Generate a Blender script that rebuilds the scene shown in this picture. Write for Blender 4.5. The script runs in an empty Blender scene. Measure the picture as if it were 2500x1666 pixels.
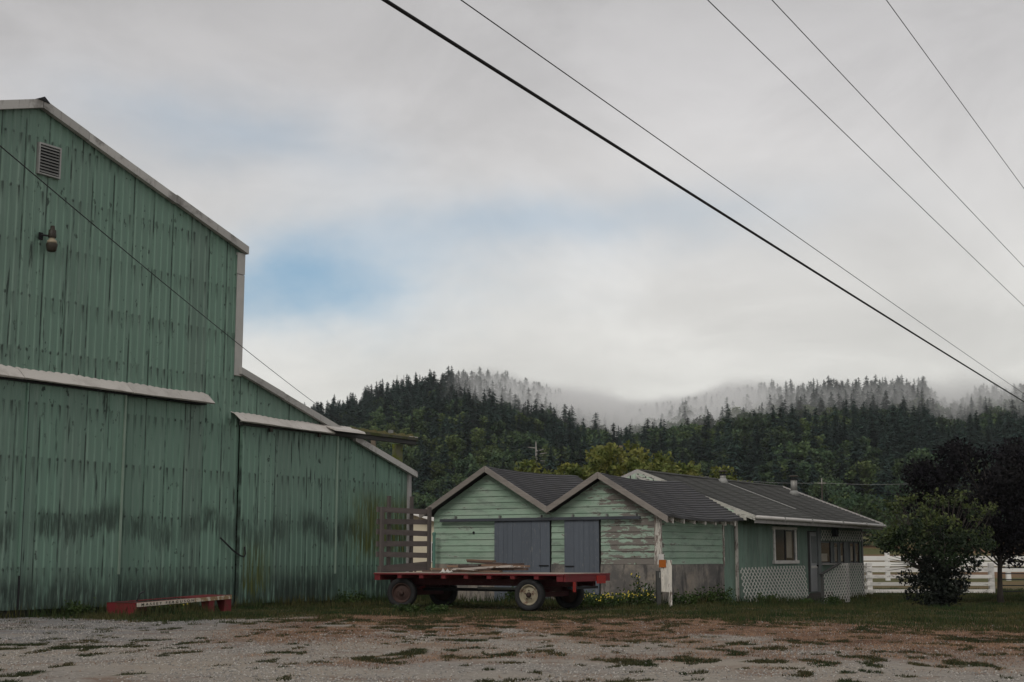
import bpy, bmesh, math, random
import numpy as np
from mathutils import Vector, Matrix

R = math.radians
scene = bpy.context.scene
COL = scene.collection

# ------------------------------------------------------------------ camera
CAM_H = 1.25
cam_data = bpy.data.cameras.new("camera")
cam_data.sensor_width = 36.0
cam_data.lens = 50.0
cam_data.clip_start = 0.1
cam_data.clip_end = 6000
cam = bpy.data.objects.new("camera", cam_data)
COL.objects.link(cam)
cam.location = (0, 0, CAM_H)
cam.rotation_euler = (R(90) + math.atan(527 / 3472), 0, 0)
scene.camera = cam

# ------------------------------------------------------------------ render look
scene.view_settings.view_transform = 'Standard'
scene.view_settings.look = 'None'
scene.view_settings.exposure = -0.15
scene.view_settings.gamma = 1.0
scene.view_settings.use_curve_mapping = False
scene.cycles.use_denoising = True
scene.cycles.max_bounces = 16
scene.cycles.diffuse_bounces = 3
scene.cycles.transparent_max_bounces = 8
scene.cycles.volume_bounces = 16
scene.cycles.volume_step_rate = 1.0
scene.cycles.volume_max_steps = 128

# ------------------------------------------------------------------ node helper
class G:
    def __init__(s, nt):
        s.nt = nt; s.n = nt.nodes; s.l = nt.links
    def new(s, t, **kw):
        n = s.n.new(t)
        for k, v in kw.items(): setattr(n, k, v)
        return n
    def put(s, sock, v):
        if v is None: return
        if hasattr(v, 'is_output'): s.l.new(v, sock)
        else:
            try: sock.default_value = v
            except Exception:
                if isinstance(v, (int, float)): sock.default_value = (v, v, v)
                else: sock.default_value = tuple(v) + (1.0,)
    def m(s, op, a, b=None, c=None, clamp=False):
        n = s.new('ShaderNodeMath', operation=op, use_clamp=clamp)
        s.put(n.inputs[0], a); s.put(n.inputs[1], b); s.put(n.inputs[2], c)
        return n.outputs[0]
    def v(s, op, a, b=None):
        n = s.new('ShaderNodeVectorMath', operation=op)
        s.put(n.inputs[0], a); s.put(n.inputs[1], b)
        return n.outputs['Value'] if op in ('LENGTH', 'DOT_PRODUCT') else n.outputs[0]
    def xyz(s, x, y, z):
        n = s.new('ShaderNodeCombineXYZ')
        s.put(n.inputs[0], x); s.put(n.inputs[1], y); s.put(n.inputs[2], z)
        return n.outputs[0]
    def sep(s, v):
        n = s.new('ShaderNodeSeparateXYZ'); s.put(n.inputs[0], v)
        return n.outputs[0], n.outputs[1], n.outputs[2]
    def noise(s, vec, scale=1.0, detail=4.0, rough=0.55, dist=0.0):
        n = s.new('ShaderNodeTexNoise')
        s.put(n.inputs['Vector'], vec); s.put(n.inputs['Scale'], scale)
        s.put(n.inputs['Detail'], detail); s.put(n.inputs['Roughness'], rough); s.put(n.inputs['Distortion'], dist)
        return n.outputs['Fac']
    def vor(s, vec, scale=1.0, out='Distance'):
        n = s.new('ShaderNodeTexVoronoi'); s.put(n.inputs['Vector'], vec); s.put(n.inputs['Scale'], scale)
        return n.outputs[out]
    def mr(s, v, a, b, c=0.0, d=1.0, smooth=True):
        n = s.new('ShaderNodeMapRange'); n.clamp = True
        if smooth: n.interpolation_type = 'SMOOTHSTEP'
        s.put(n.inputs['Value'], v); s.put(n.inputs['From Min'], a); s.put(n.inputs['From Max'], b)
        s.put(n.inputs['To Min'], c); s.put(n.inputs['To Max'], d)
        return n.outputs[0]
    def mix(s, f, a, b, mode='MIX'):
        n = s.new('ShaderNodeMix', data_type='RGBA', blend_type=mode)
        s.put(n.inputs[0], f); s.put(n.inputs[6], a); s.put(n.inputs[7], b)
        return n.outputs[2]
    def hsv(s, col, val=1.0, sat=1.0, hue=0.5):
        n = s.new('ShaderNodeHueSaturation')
        s.put(n.inputs['Hue'], hue); s.put(n.inputs['Saturation'], sat); s.put(n.inputs['Value'], val); s.put(n.inputs['Color'], col)
        return n.outputs[0]
    def obj(s): return s.new('ShaderNodeTexCoord').outputs['Object']
    def pos(s): return s.new('ShaderNodeNewGeometry').outputs['Position']
    def rnd(s): return s.new('ShaderNodeObjectInfo').outputs['Random']
    def attr(s, name):
        n = s.new('ShaderNodeAttribute'); n.attribute_name = name
        return n.outputs['Fac']
    def bump(s, h, strength=0.3, dist=0.02):
        n = s.new('ShaderNodeBump'); s.put(n.inputs['Height'], h)
        s.put(n.inputs['Strength'], strength); s.put(n.inputs['Distance'], dist)
        return n.outputs[0]

# ------------------------------------------------------------------ world: overcast sky with a break of blue
SUN_EL, SUN_AZ = R(42), R(202)      # azimuth measured clockwise from +Y (behind and left of the camera)
world = bpy.data.worlds.new("World"); scene.world = world
world.use_nodes = True
world.node_tree.nodes.clear()
g = G(world.node_tree)
sky = g.new('ShaderNodeTexSky', sky_type='NISHITA')
sky.sun_disc = False
sky.sun_elevation = SUN_EL
sky.sun_rotation = SUN_AZ
sky.air_density = 1.0; sky.dust_density = 1.2; sky.ozone_density = 1.2
d = g.new('ShaderNodeTexCoord').outputs['Generated']
dx, dy, dz = g.sep(d)
zc = g.m('MAXIMUM', dz, 0.0)
den = g.m('ADD', zc, 0.22)
plane = g.xyz(g.m('DIVIDE', dx, den), g.m('DIVIDE', dy, den), 0.0)
warp = g.noise(g.v('ADD', g.v('MULTIPLY', d, (1.0, 1.0, 1.5)), (3.1, 7.7, 0)), 4.2, 6, 0.6)
warp2 = g.noise(g.v('ADD', g.v('MULTIPLY', d, (1.0, 1.0, 1.5)), (13.1, 2.7, 5)), 4.2, 6, 0.6)
fwd = g.m('MAXIMUM', dy, 0.05)
az = g.m('ADD', g.m('DIVIDE', dx, fwd), g.m('MULTIPLY', g.m('SUBTRACT', warp, 0.5), 0.26))
el = g.m('ADD', g.m('DIVIDE', dz, fwd), g.m('MULTIPLY', g.m('SUBTRACT', warp2, 0.5), 0.10))
def gap(a0, e0, sa, se, tilt=0.0):
    u = g.m('SUBTRACT', az, a0); w = g.m('SUBTRACT', g.m('SUBTRACT', el, e0), g.m('MULTIPLY', u, tilt))
    q = g.m('ADD', g.m('POWER', g.m('ABSOLUTE', g.m('DIVIDE', u, sa)), 2.0), g.m('POWER', g.m('ABSOLUTE', g.m('DIVIDE', w, se)), 2.0))
    return g.m('MULTIPLY', g.m('POWER', 2.718, g.m('MULTIPLY', q, -1.0)), g.mr(dy, 0.05, 0.3))
blue = g.m('MULTIPLY', gap(-0.160, 0.184, 0.115, 0.034, 0.10), 1.0)
blue = g.m('ADD', blue, g.m('MULTIPLY', gap(0.03, 0.236, 0.16, 0.026, 0.06), 0.45))
blue = g.m('ADD', blue, g.m('MULTIPLY', gap(-0.20, 0.300, 0.11, 0.034, -0.15), 0.40))
breaks = g.noise(g.v('ADD', plane, (21.0, 4.0, 0)), 0.55, 5, 0.5)
blue = g.m('ADD', blue, g.m('MULTIPLY', g.mr(breaks, 0.66, 0.85), g.mr(dz, 0.35, 0.6, 0.0, 0.5)), clamp=True)
blue = g.m('MULTIPLY', blue, g.mr(g.noise(plane, 2.2, 6, 0.6), 0.30, 0.62, 0.72, 1.0))
lum = g.mr(dz, 0.05, 0.46, 9.3, 5.5)
big = g.noise(g.v('MULTIPLY', plane, (0.7, 1.0, 1.0)), 0.75, 6, 0.5)
lum = g.m('MULTIPLY', lum, g.mr(big, 0.30, 0.70, 0.86, 1.10))
wisp = g.noise(g.v('MULTIPLY', d, (1.0, 1.0, 1.7)), 5.5, 7, 0.60, 0.5)
lum = g.m('MULTIPLY', lum, g.mr(wisp, 0.30, 0.70, 0.90, 1.07))
tint = g.mix(g.mr(dz, 0.05, 0.35), (1.0, 0.992, 0.935, 1), (1.0, 0.982, 0.988, 1))
cloud = g.mix(1.0, tint, g.xyz(lum, lum, lum), 'MULTIPLY')
skyc = g.mix(1.0, sky.outputs[0], (1.25, 1.25, 1.25, 1), 'MULTIPLY')
gapc = g.mix(0.55, skyc, (2.9, 4.9, 6.4, 1))
col = g.mix(blue, cloud, gapc)
bg = g.new('ShaderNodeBackground'); g.put(bg.inputs[0], col); bg.inputs[1].default_value = 0.1
g.l.new(bg.outputs[0], g.new('ShaderNodeOutputWorld').inputs[0])

# ------------------------------------------------------------------ sun, veiled by the cloud
sun_d = bpy.data.lights.new("sun", 'SUN')
sun_d.energy = 1.3
sun_d.angle = R(28)
sun_d.color = (1.0, 0.95, 0.87)
sun = bpy.data.objects.new("sun", sun_d); COL.objects.link(sun)
sdir = Vector((math.sin(SUN_AZ) * math.cos(SUN_EL), math.cos(SUN_AZ) * math.cos(SUN_EL), math.sin(SUN_EL)))
sun.rotation_euler = (-sdir).to_track_quat('-Z', 'Y').to_euler()
sun.location = sdir * 60

# ------------------------------------------------------------------ numeric noise (ground cover, terrain)
def _hash(ix, iy, seed):
    n = (ix.astype(np.int64) * 374761393 + iy.astype(np.int64) * 668265263 + seed * 974711) & 0x7fffffff
    n = ((n ^ (n >> 13)) * 1274126177) & 0x7fffffff
    return ((n ^ (n >> 16)) & 0xffff) / 65535.0
def vnoise(x, y, seed=0):
    x = np.asarray(x, float); y = np.asarray(y, float)
    ix = np.floor(x); iy = np.floor(y); fx = x - ix; fy = y - iy
    fx = fx * fx * (3 - 2 * fx); fy = fy * fy * (3 - 2 * fy)
    a = _hash(ix, iy, seed); b = _hash(ix + 1, iy, seed); c = _hash(ix, iy + 1, seed); e = _hash(ix + 1, iy + 1, seed)
    return (a * (1 - fx) + b * fx) * (1 - fy) + (c * (1 - fx) + e * fx) * fy
def fbm(x, y, seed=0, o=4):
    t = 0; amp = 0.5; f = 1.0; tot = 0
    for k in range(o):
        t = t + amp * vnoise(x * f, y * f, seed + k * 17); tot += amp; amp *= 0.5; f *= 2.03
    return t / tot
def sstep(a, b, x):
    t = np.clip((np.asarray(x, float) - a) / (b - a), 0, 1); return t * t * (3 - 2 * t)

# ------------------------------------------------------------------ object helpers
def tag(o, label=None, cat=None, group=None, kind=None):
    if label: o["label"] = label
    if cat: o["category"] = cat
    if group: o["group"] = group
    if kind: o["kind"] = kind
    return o
def empty(name, loc=(0, 0, 0), rz=0.0, label=None, cat=None, group=None):
    o = bpy.data.objects.new(name, None); COL.objects.link(o)
    o.location = loc; o.rotation_euler = (0, 0, rz); o.empty_display_size = 0.3
    return tag(o, label, cat, group)
def link(name, mesh, parent=None, loc=None, rot=None, scale=None):
    o = bpy.data.objects.new(name, mesh); COL.objects.link(o)
    if parent: o.parent = parent
    if loc is not None: o.location = loc
    if rot is not None: o.rotation_euler = rot
    if scale is not None: o.scale = scale
    return o
def fast_mesh(name, verts, faces_flat, nper, mat=None, smooth=False):
    """verts (n,3), faces_flat (m,nper) as arrays."""
    verts = np.asarray(verts, np.float32); f = np.asarray(faces_flat, np.int32)
    me = bpy.data.meshes.new(name)
    me.vertices.add(len(verts)); me.vertices.foreach_set('co', verts.ravel())
    me.loops.add(f.size); me.loops.foreach_set('vertex_index', f.ravel())
    me.polygons.add(len(f)); me.polygons.foreach_set('loop_start', np.arange(0, f.size, nper, dtype=np.int32))
    if smooth: me.polygons.foreach_set('use_smooth', np.ones(len(f), bool))
    me.update(calc_edges=True)
    if mat: me.materials.append(mat)
    return me

class MB:
    """collects shapes for ONE part, then links it as one mesh object"""
    def __init__(s): s.v = []; s.f = []; s.smooth = False
    def add(s, vs, fs):
        o = len(s.v); s.v += [tuple(p) for p in vs]; s.f += [tuple(i + o for i in q) for q in fs]; return s
    def box(s, x0, x1, y0, y1, z0, z1, M=None):
        vs = [(x0, y0, z0), (x1, y0, z0), (x1, y1, z0), (x0, y1, z0), (x0, y0, z1), (x1, y0, z1), (x1, y1, z1), (x0, y1, z1)]
        if M is not None: vs = [M @ Vector(p) for p in vs]
        return s.add(vs, [(0, 3, 2, 1), (4, 5, 6, 7), (0, 1, 5, 4), (1, 2, 6, 5), (2, 3, 7, 6), (3, 0, 4, 7)])
    def prism(s, poly, fn, a, b):
        """2D polygon (list) extruded between a and b; fn(u, v, w) -> xyz"""
        n = len(poly)
        vs = [fn(u, v, a) for u, v in poly] + [fn(u, v, b) for u, v in poly]
        fs = [tuple(range(n))[::-1], tuple(range(n, 2 * n))] + [(i, (i + 1) % n, n + (i + 1) % n, n + i) for i in range(n)]
        return s.add(vs, fs)
    def bar(s, p, q, w, h, up=(0, 0, 1)):
        p = Vector(p); q = Vector(q); d_ = (q - p).normalized(); u = Vector(up)
        sd = d_.cross(u)
        if sd.length < 1e-4: sd = d_.cross(Vector((1, 0, 0)))
        sd.normalize(); u = sd.cross(d_).normalized()
        vs = []
        for c in (p, q):
            for a, b in ((-1, -1), (1, -1), (1, 1), (-1, 1)): vs.append(c + sd * a * w / 2 + u * b * h / 2)
        return s.add(vs, [(0, 1, 2, 3), (7, 6, 5, 4), (0, 4, 5, 1), (1, 5, 6, 2), (2, 6, 7, 3), (3, 7, 4, 0)])
    def tube(s, pts, radii, n=8, cap=True):
        pts = [Vector(p) for p in pts]
        if isinstance(radii, (int, float)): radii = [radii] * len(pts)
        o = len(s.v); prev = None
        for i, p in enumerate(pts):
            t = (pts[min(i + 1, len(pts) - 1)] - pts[max(i - 1, 0)]).normalized()
            if prev is None:
                a = t.cross(Vector((0, 0, 1)))
                if a.length < 0.05: a = t.cross(Vector((1, 0, 0)))
            else: a = prev - t * prev.dot(t)
            a.normalize(); prev = a; b = t.cross(a)
            for k in range(n):
                c_ = math.cos(2 * math.pi * k / n); s_ = math.sin(2 * math.pi * k / n)
                s.v.append(tuple(p + (a * c_ + b * s_) * radii[i]))
        for i in range(len(pts) - 1):
            for k in range(n):
                k2 = (k + 1) % n
                s.f.append((o + i * n + k, o + i * n + k2, o + (i + 1) * n + k2, o + (i + 1) * n + k))
        if cap:
            s.f.append(tuple(o + k for k in range(n))[::-1]); e = o + (len(pts) - 1) * n
            s.f.append(tuple(e + k for k in range(n)))
        return s
    def lathe(s, prof, n=24, axis='z', c=(0, 0, 0)):
        """prof: list of (r, h)"""
        o = len(s.v)
        for r, h in prof:
            for k in range(n):
                a = 2 * math.pi * k / n; x, y = r * math.cos(a), r * math.sin(a)
                p = {'z': (x, y, h), 'x': (h, x, y), 'y': (x, h, y)}[axis]
                s.v.append((p[0] + c[0], p[1] + c[1], p[2] + c[2]))
        for i in range(len(prof) - 1):
            for k in range(n):
                k2 = (k + 1) % n
                s.f.append((o + i * n + k, o + i * n + k2, o + (i + 1) * n + k2, o + (i + 1) * n + k))
        if prof[0][0] > 1e-4: s.f.append(tuple(o + k for k in range(n))[::-1])
        if prof[-1][0] > 1e-4:
            e = o + (len(prof) - 1) * n; s.f.append(tuple(e + k for k in range(n)))
        return s
    def mesh(s, name, mat=None):
        me = bpy.data.meshes.new(name); me.from_pydata(s.v, [], s.f)
        bm = bmesh.new(); bm.from_mesh(me); bmesh.ops.recalc_face_normals(bm, faces=bm.faces); bm.to_mesh(me); bm.free()
        if s.smooth:
            for p in me.polygons: p.use_smooth = True
        if mat: me.materials.append(mat)
        return me
    def build(s, name, mat=None, parent=None, label=None, loc=None, rot=None):
        o = link(name, s.mesh(name, mat), parent, loc, rot)
        if label: o["label"] = label
        return o
def box(name, mat, parent, x0, x1, y0, y1, z0, z1, label=None):
    return MB().box(x0, x1, y0, y1, z0, z1).build(name, mat, parent, label)

# building frame: local x runs along the row of buildings away from the camera, local y to the left and back
PHI = R(90 - 31.6)
UX, UY = math.cos(PHI), math.sin(PHI)
VX, VY = -UY, UX
def to_world(O, x, y): return (O[0] + x * UX + y * VX, O[1] + x * UY + y * VY)
# ------------------------------------------------------------------ materials
def material(name, fn, rough=0.8, metallic=0.0, spec=0.3, trans=None):
    m = bpy.data.materials.new(name); m.use_nodes = True
    nt = m.node_tree; nt.nodes.clear(); g = G(nt)
    out = g.new('ShaderNodeOutputMaterial'); b = g.new('ShaderNodeBsdfPrincipled')
    b.inputs['Roughness'].default_value = rough; b.inputs['Metallic'].default_value = metallic
    b.inputs['Specular IOR Level'].default_value = spec
    r = fn(g)
    colr, rg, nrm = (r + (None, None))[:3] if isinstance(r, tuple) and len(r) <= 3 and not isinstance(r[0], float) else (r, None, None)
    g.put(b.inputs['Base Color'], colr)
    if rg is not None: g.put(b.inputs['Roughness'], rg)
    if nrm is not None: g.l.new(nrm, b.inputs['Normal'])
    sh = b.outputs[0]
    if trans:
        t = g.new('ShaderNodeBsdfTranslucent'); g.put(t.inputs[0], colr)
        mx = g.new('ShaderNodeMixShader'); mx.inputs[0].default_value = trans
        g.l.new(sh, mx.inputs[1]); g.l.new(t.outputs[0], mx.inputs[2]); sh = mx.outputs[0]
    g.l.new(sh, out.inputs[0])
    return m
def flat(name, c, rough=0.8, var=0.15, scale=3.0, metallic=0.0, spec=0.3):
    def fn(g):
        o = g.obj(); n = g.noise(o, scale, 5, 0.6)
        v = g.m('ADD', g.m('MULTIPLY', g.m('SUBTRACT', n, 0.5), var * 4), g.m('ADD', 1.0 - var, g.m('MULTIPLY', g.rnd(), var * 2)))
        return (g.hsv(tuple(c) + (1,), v),)
    return material(name, fn, rough, metallic, spec)

def barn_metal(name, lean=False):
    def fn(g):
        o = g.obj(); x, y, z = g.sep(o)
        base = g.mix(g.noise(g.xyz(g.m('MULTIPLY', x, 0.5), 0, g.m('MULTIPLY', z, 0.35)), 1.0, 4), (0.116, 0.200, 0.156, 1), (0.152, 0.244, 0.192, 1))
        base = g.hsv(base, g.m('ADD', 0.90, g.m('MULTIPLY', g.rnd(), 0.2)), g.m('ADD', 0.93, g.m('MULTIPLY', g.rnd(), 0.12)))
        # faded chalky film
        chalk = g.noise(g.xyz(g.m('MULTIPLY', x, 9.0), 0, g.m('MULTIPLY', z, 0.5)), 1.0, 3)
        base = g.mix(g.mr(chalk, 0.48, 0.75, 0, 0.22), base, (0.30, 0.38, 0.33, 1))
        # run-off streaks along the ribs
        cell = g.m('DIVIDE', x, 0.2133); ci = g.m('FLOOR', cell)
        strk = g.noise(g.xyz(g.m('MULTIPLY', ci, 7.31), g.m('MULTIPLY', x, 6.0), g.m('MULTIPLY', z, 0.55)), 1.0, 3, 0.6)
        patch = g.noise(g.xyz(g.m('MULTIPLY', x, 0.55), 3.3, g.m('MULTIPLY', z, 0.45)), 1.0, 3)
        fine = g.noise(g.xyz(g.m('MULTIPLY', x, 16.0), 1.7, g.m('MULTIPLY', z, 1.6)), 1.0, 4, 0.65)
        # screw rows: stains start at each row and run down
        rowz = 1.17; zw = g.m('ADD', z, g.m('MULTIPLY', g.m('SUBTRACT', fine, 0.5), 0.16)); rz = g.m('FRACT', g.m('DIVIDE', g.m('ADD', zw, 0.13), rowz))
        below = g.m('MULTIPLY', g.mr(rz, 0.55, 0.97, 0.0, 1.0), g.mr(rz, 0.97, 1.0, 1.0, 0.0))
        fx = g.m('ABSOLUTE', g.m('SUBTRACT', g.m('FRACT', cell), 0.5))
        near = g.m('MULTIPLY', g.mr(g.m('ADD', fx, g.m('MULTIPLY', g.m('SUBTRACT', fine, 0.5), 0.4)), 0.06, 0.34, 1.0, 0.0), g.mr(fine, 0.36, 0.60, 0.15, 1.0))
        row_st = g.m('MULTIPLY', g.m('MULTIPLY', below, near), g.mr(g.noise(g.xyz(g.m('MULTIPLY', ci, 3.7), 0, g.m('MULTIPLY', g.m('FLOOR', g.m('DIVIDE', g.m('ADD', z, 0.13), rowz)), 5.1)), 1.7, 2), 0.36, 0.56))
        dot = g.m('MULTIPLY', g.mr(fx, 0.06, 0.22, 1.0, 0.0), g.mr(g.m('ABSOLUTE', g.m('SUBTRACT', rz, 0.955)), 0.012, 0.046, 1.0, 0.0))
        dot = g.m('MULTIPLY', dot, g.mr(g.noise(g.xyz(g.m('MULTIPLY', ci, 1.9), 2.0, z), 2.0, 2), 0.42, 0.58))
        seam = g.mr(g.m('ABSOLUTE', g.m('SUBTRACT', g.m('FRACT', g.m('DIVIDE', x, 0.64)), 0.04)), 0.015, 0.05, 1.0, 0.0)
        seam = g.m('MULTIPLY', seam, g.mr(g.noise(g.xyz(g.m('FLOOR', g.m('DIVIDE', x, 0.64)), 9.0, g.m('MULTIPLY', z, 0.6)), 1.3, 4), 0.40, 0.52))
        dark = g.m('MAXIMUM', g.m('MULTIPLY', row_st, 0.9), g.m('MULTIPLY', dot, 0.92))
        spot = g.m('MULTIPLY', g.mr(g.noise(g.xyz(g.m('MULTIPLY', x, 7.0), 4.0, g.m('MULTIPLY', z, 3.6)), 1.0, 3, 0.6), 0.60, 0.68), g.mr(g.noise(g.xyz(g.m('MULTIPLY', x, 0.7), 6.0, g.m('MULTIPLY', z, 0.5)), 1.0, 3), 0.42, 0.58))
        dark = g.m('MAXIMUM', dark, g.m('MULTIPLY', spot, 0.85))
        dark = g.m('MAXIMUM', dark, g.m('MULTIPLY', g.m('MULTIPLY', seam, g.mr(fine, 0.34, 0.56, 0.2, 1.0)), 0.9))
        s2 = g.m('MULTIPLY', g.mr(strk, 0.60, 0.67), g.mr(patch, 0.45, 0.58))
        dark = g.m('MAXIMUM', dark, g.m('MULTIPLY', g.m('MULTIPLY', s2, g.mr(fine, 0.36, 0.56, 0.2, 1.0)), 0.9))
        # algae belts low on the wall
        wz = g.m('ADD', z, g.m('MULTIPLY', g.m('SUBTRACT', fine, 0.5), 1.1))
        belt1 = g.m('MULTIPLY', g.mr(g.m('ABSOLUTE', g.m('SUBTRACT', g.m('ADD', wz, g.m('MULTIPLY', g.m('SUBTRACT', g.noise(g.xyz(g.m('MULTIPLY', x, 0.6), 8.0, 0), 1.0, 3), 0.5), 1.8)), 1.95)), 0.12, 0.42, 1.0, 0.0), g.mr(g.noise(g.xyz(g.m('MULTIPLY', x, 0.8), 5.0, 0), 1.0, 3), 0.35, 0.55))
        belt2 = g.mr(wz, 0.55, 1.15, 1.0, 0.0)
        belt2 = g.m('MULTIPLY', belt2, g.mr(patch, 0.30, 0.55, 0.35, 1.0))
        low = g.m('MULTIPLY', g.m('MAXIMUM', g.m('MULTIPLY', belt1, 0.85), belt2), g.mr(fine, 0.30, 0.55, 0.25, 1.0))
        dark = g.m('MAXIMUM', dark, g.m('MULTIPLY', low, 0.88), clamp=True)
        grime = g.mix(g.noise(o, 2.0, 3), (0.014, 0.024, 0.022, 1), (0.030, 0.038, 0.030, 1))
        c = g.mix(dark, base, grime)
        if lean:
            mz = g.m('ADD', z, g.m('MULTIPLY', g.m('SUBTRACT', fine, 0.5), 1.6))
            ms = g.m('MULTIPLY', g.m('MULTIPLY', g.mr(mz, 0.9, 1.7), g.mr(mz, 2.7, 3.35, 1.0, 0.0)), g.mr(x, 4.0, 5.4))
            ms2 = g.m('MULTIPLY', g.mr(mz, 0.3, 0.6), g.m('MULTIPLY', g.mr(mz, 1.2, 1.9, 1.0, 0.0), g.m('MULTIPLY', g.mr(x, 0.05, 0.2), g.mr(x, 0.7, 1.5, 1.0, 0.0))))
            mo = g.m('MULTIPLY', g.m('MAXIMUM', ms, ms2), g.mr(fine, 0.34, 0.60))
            c = g.mix(g.m('MULTIPLY', mo, 0.95), c, g.mix(fine, (0.050, 0.062, 0.012, 1), (0.085, 0.100, 0.020, 1)))
        return (c, g.mr(dark, 0, 1, 0.52, 0.85))
    return material(name, fn, 0.55, 0.0, 0.4)

def painted_wood(name, paint, wood, bias, axis='y', region=None, grain=7.0, rough=0.8):
    """flaking paint on boards; bias>0 = more bare wood; region(g,x,y,z)->extra bias"""
    def fn(g):
        o = g.obj(); x, y, z = g.sep(o)
        if axis == 'z': w = g.xyz(g.m('MULTIPLY', x, 5.0), g.m('MULTIPLY', y, 5.0), z)
        else: w = g.xyz(x, y, g.m('MULTIPLY', z, 4.2))
        big = g.noise(w, 1.9, 6, 0.66, 0.5)
        small = g.noise(w, 9.0, 5, 0.7)
        fac = g.m('ADD', g.m('MULTIPLY', big, 0.75), g.m('MULTIPLY', small, 0.25))
        rr = g.m('MULTIPLY', g.m('SUBTRACT', g.rnd(), 0.5), 0.05)
        t = g.m('ADD', fac, g.m('ADD', bias, rr))
        if region: t = g.m('ADD', t, region(g, x, y, z))
        peel = g.mr(t, 0.575, 0.605)
        edge = g.mr(t, 0.50, 0.578, 0, 0.35)
        gr = g.noise(g.v('MULTIPLY', w, (1, 1, 6.0) if axis != 'z' else (4, 4, 0.5)), grain, 4, 0.7)
        wd = g.hsv(wood + (1,), g.m('ADD', 0.55, g.m('MULTIPLY', gr, 0.95)))
        pn = g.hsv(paint + (1,), g.m('ADD', 0.72, g.m('ADD', g.m('MULTIPLY', g.rnd(), 0.30), g.m('MULTIPLY', g.noise(w, 2.5, 4), 0.30))))
        pn = g.mix(g.mr(g.noise(w, 0.9, 4, 0.6), 0.42, 0.62, 0, 0.5), pn, g.hsv(paint + (1,), 1.15, 0.62, 0.47))
        pn = g.mix(g.m('MULTIPLY', g.mr(g.noise(g.v('ADD', w, (7, 3, 9)), 1.6, 5, 0.65), 0.50, 0.68), 0.55), pn, g.hsv(paint + (1,), 0.5, 0.45))
        pn = g.mix(edge, pn, g.hsv(paint + (1,), 1.35, 0.65))
        stain = g.m('MULTIPLY', g.mr(g.noise(w, 3.1, 5, 0.7), 0.55, 0.75), 0.35)
        pn = g.mix(stain, pn, (0.07, 0.08, 0.06, 1))
        c = g.mix(peel, pn, wd)
        return (c, None, g.bump(g.m('ADD', g.m('MULTIPLY', peel, -0.6), g.m('MULTIPLY', gr, 0.5)), 0.35, 0.01))
    return material(name, fn, rough)

def wood(name, c, axis='x', var=0.5, scale=6.0, moss=None):
    def fn(g):
        o = g.obj(); x, y, z = g.sep(o)
        st = {'x': (0.6, 8, 8), 'y': (8, 0.6, 8), 'z': (8, 8, 0.6)}[axis]
        w = g.v('MULTIPLY', o, st)
        n = g.noise(w, scale * 0.4, 5, 0.65); b = g.noise(o, 1.3, 4)
        v = g.m('ADD', g.m('MULTIPLY', n, var * 1.6), g.m('ADD', 1.0 - var * 0.8 - 0.15, g.m('MULTIPLY', g.rnd(), 0.3)))
        col = g.hsv(tuple(c) + (1,), v)
        col = g.mix(g.mr(b, 0.5, 0.75, 0, 0.5), col, g.hsv(tuple(c) + (1,), 0.55, 0.7))
        if moss: col = g.mix(g.mr(g.noise(o, 2.5, 5, 0.65), 0.40, 0.60), col, moss + (1,))
        return (col, None, g.bump(n, 0.3, 0.01))
    return material(name, fn, 0.85)

MAT = {}
MAT['barn'] = barn_metal('barn green corrugated metal')
MAT['lean'] = barn_metal('lean-to green corrugated metal', True)
MAT['trim'] = flat('weathered pale trim metal', (0.42, 0.41, 0.39), 0.6, 0.12, 2.0)
def _trimrust(g):
    o = g.obj(); n = g.noise(o, 1.1, 6, 0.7); s_ = g.noise(g.v('MULTIPLY', o, (14, 14, 2)), 1.0, 4)
    c = g.mix(g.mr(n, 0.50, 0.62, 0, 0.75), (0.43, 0.42, 0.40, 1), (0.16, 0.15, 0.14, 1))
    c = g.mix(g.mr(s_, 0.58, 0.72, 0, 0.4), c, (0.13, 0.11, 0.09, 1))
    return (g.hsv(c, g.m('ADD', 0.85, g.m('MULTIPLY', g.rnd(), 0.25))),)
MAT['trimdirty'] = material('stained trim metal', _trimrust, 0.65)
def _canopy(g):
    o = g.obj(); x, y, z = g.sep(o)
    n = g.noise(o, 2.2, 5, 0.65); s_ = g.noise(g.v('MULTIPLY', o, (5, 2, 1)), 2.0, 5, 0.7)
    c = g.mix(g.mr(n, 0.45, 0.7, 0, 0.5), (0.50, 0.47, 0.44, 1), (0.30, 0.27, 0.25, 1))
    c = g.mix(g.mr(s_, 0.60, 0.74, 0, 0.6), c, (0.17, 0.13, 0.10, 1))
    return (g.hsv(c, g.m('ADD', 0.88, g.m('MULTIPLY', g.rnd(), 0.22))),)
MAT['canopy'] = material('pale canopy sheet', _canopy, 0.55)
MAT['dark'] = flat('dark void', (0.012, 0.013, 0.014), 0.9, 0.1)
MAT['iron'] = flat('dark iron', (0.020, 0.020, 0.022), 0.6, 0.2, 5, 0.3)
MAT['galv'] = flat('galvanised metal', (0.26, 0.26, 0.25), 0.5, 0.15, 4, 0.4)
MAT['roofmetal'] = flat('barn roof metal', (0.22, 0.23, 0.22), 0.6, 0.15, 1.5)
MAT['lampbrown'] = flat('brown enamel', (0.036, 0.029, 0.021), 0.5, 0.15)
MAT['lampcream'] = flat('cream enamel', (0.32, 0.27, 0.19), 0.4, 0.1)
MAT['mosspost'] = wood('mossy timber', (0.16, 0.16, 0.10), 'z', 0.4, 6, (0.125, 0.150, 0.018))
MAT['mossbeam'] = wood('mossy track beam', (0.085, 0.080, 0.065), 'x', 0.5, 6, (0.045, 0.055, 0.015))
MAT['beam'] = wood('dark weathered beam', (0.060, 0.060, 0.058), 'x', 0.4)
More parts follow.
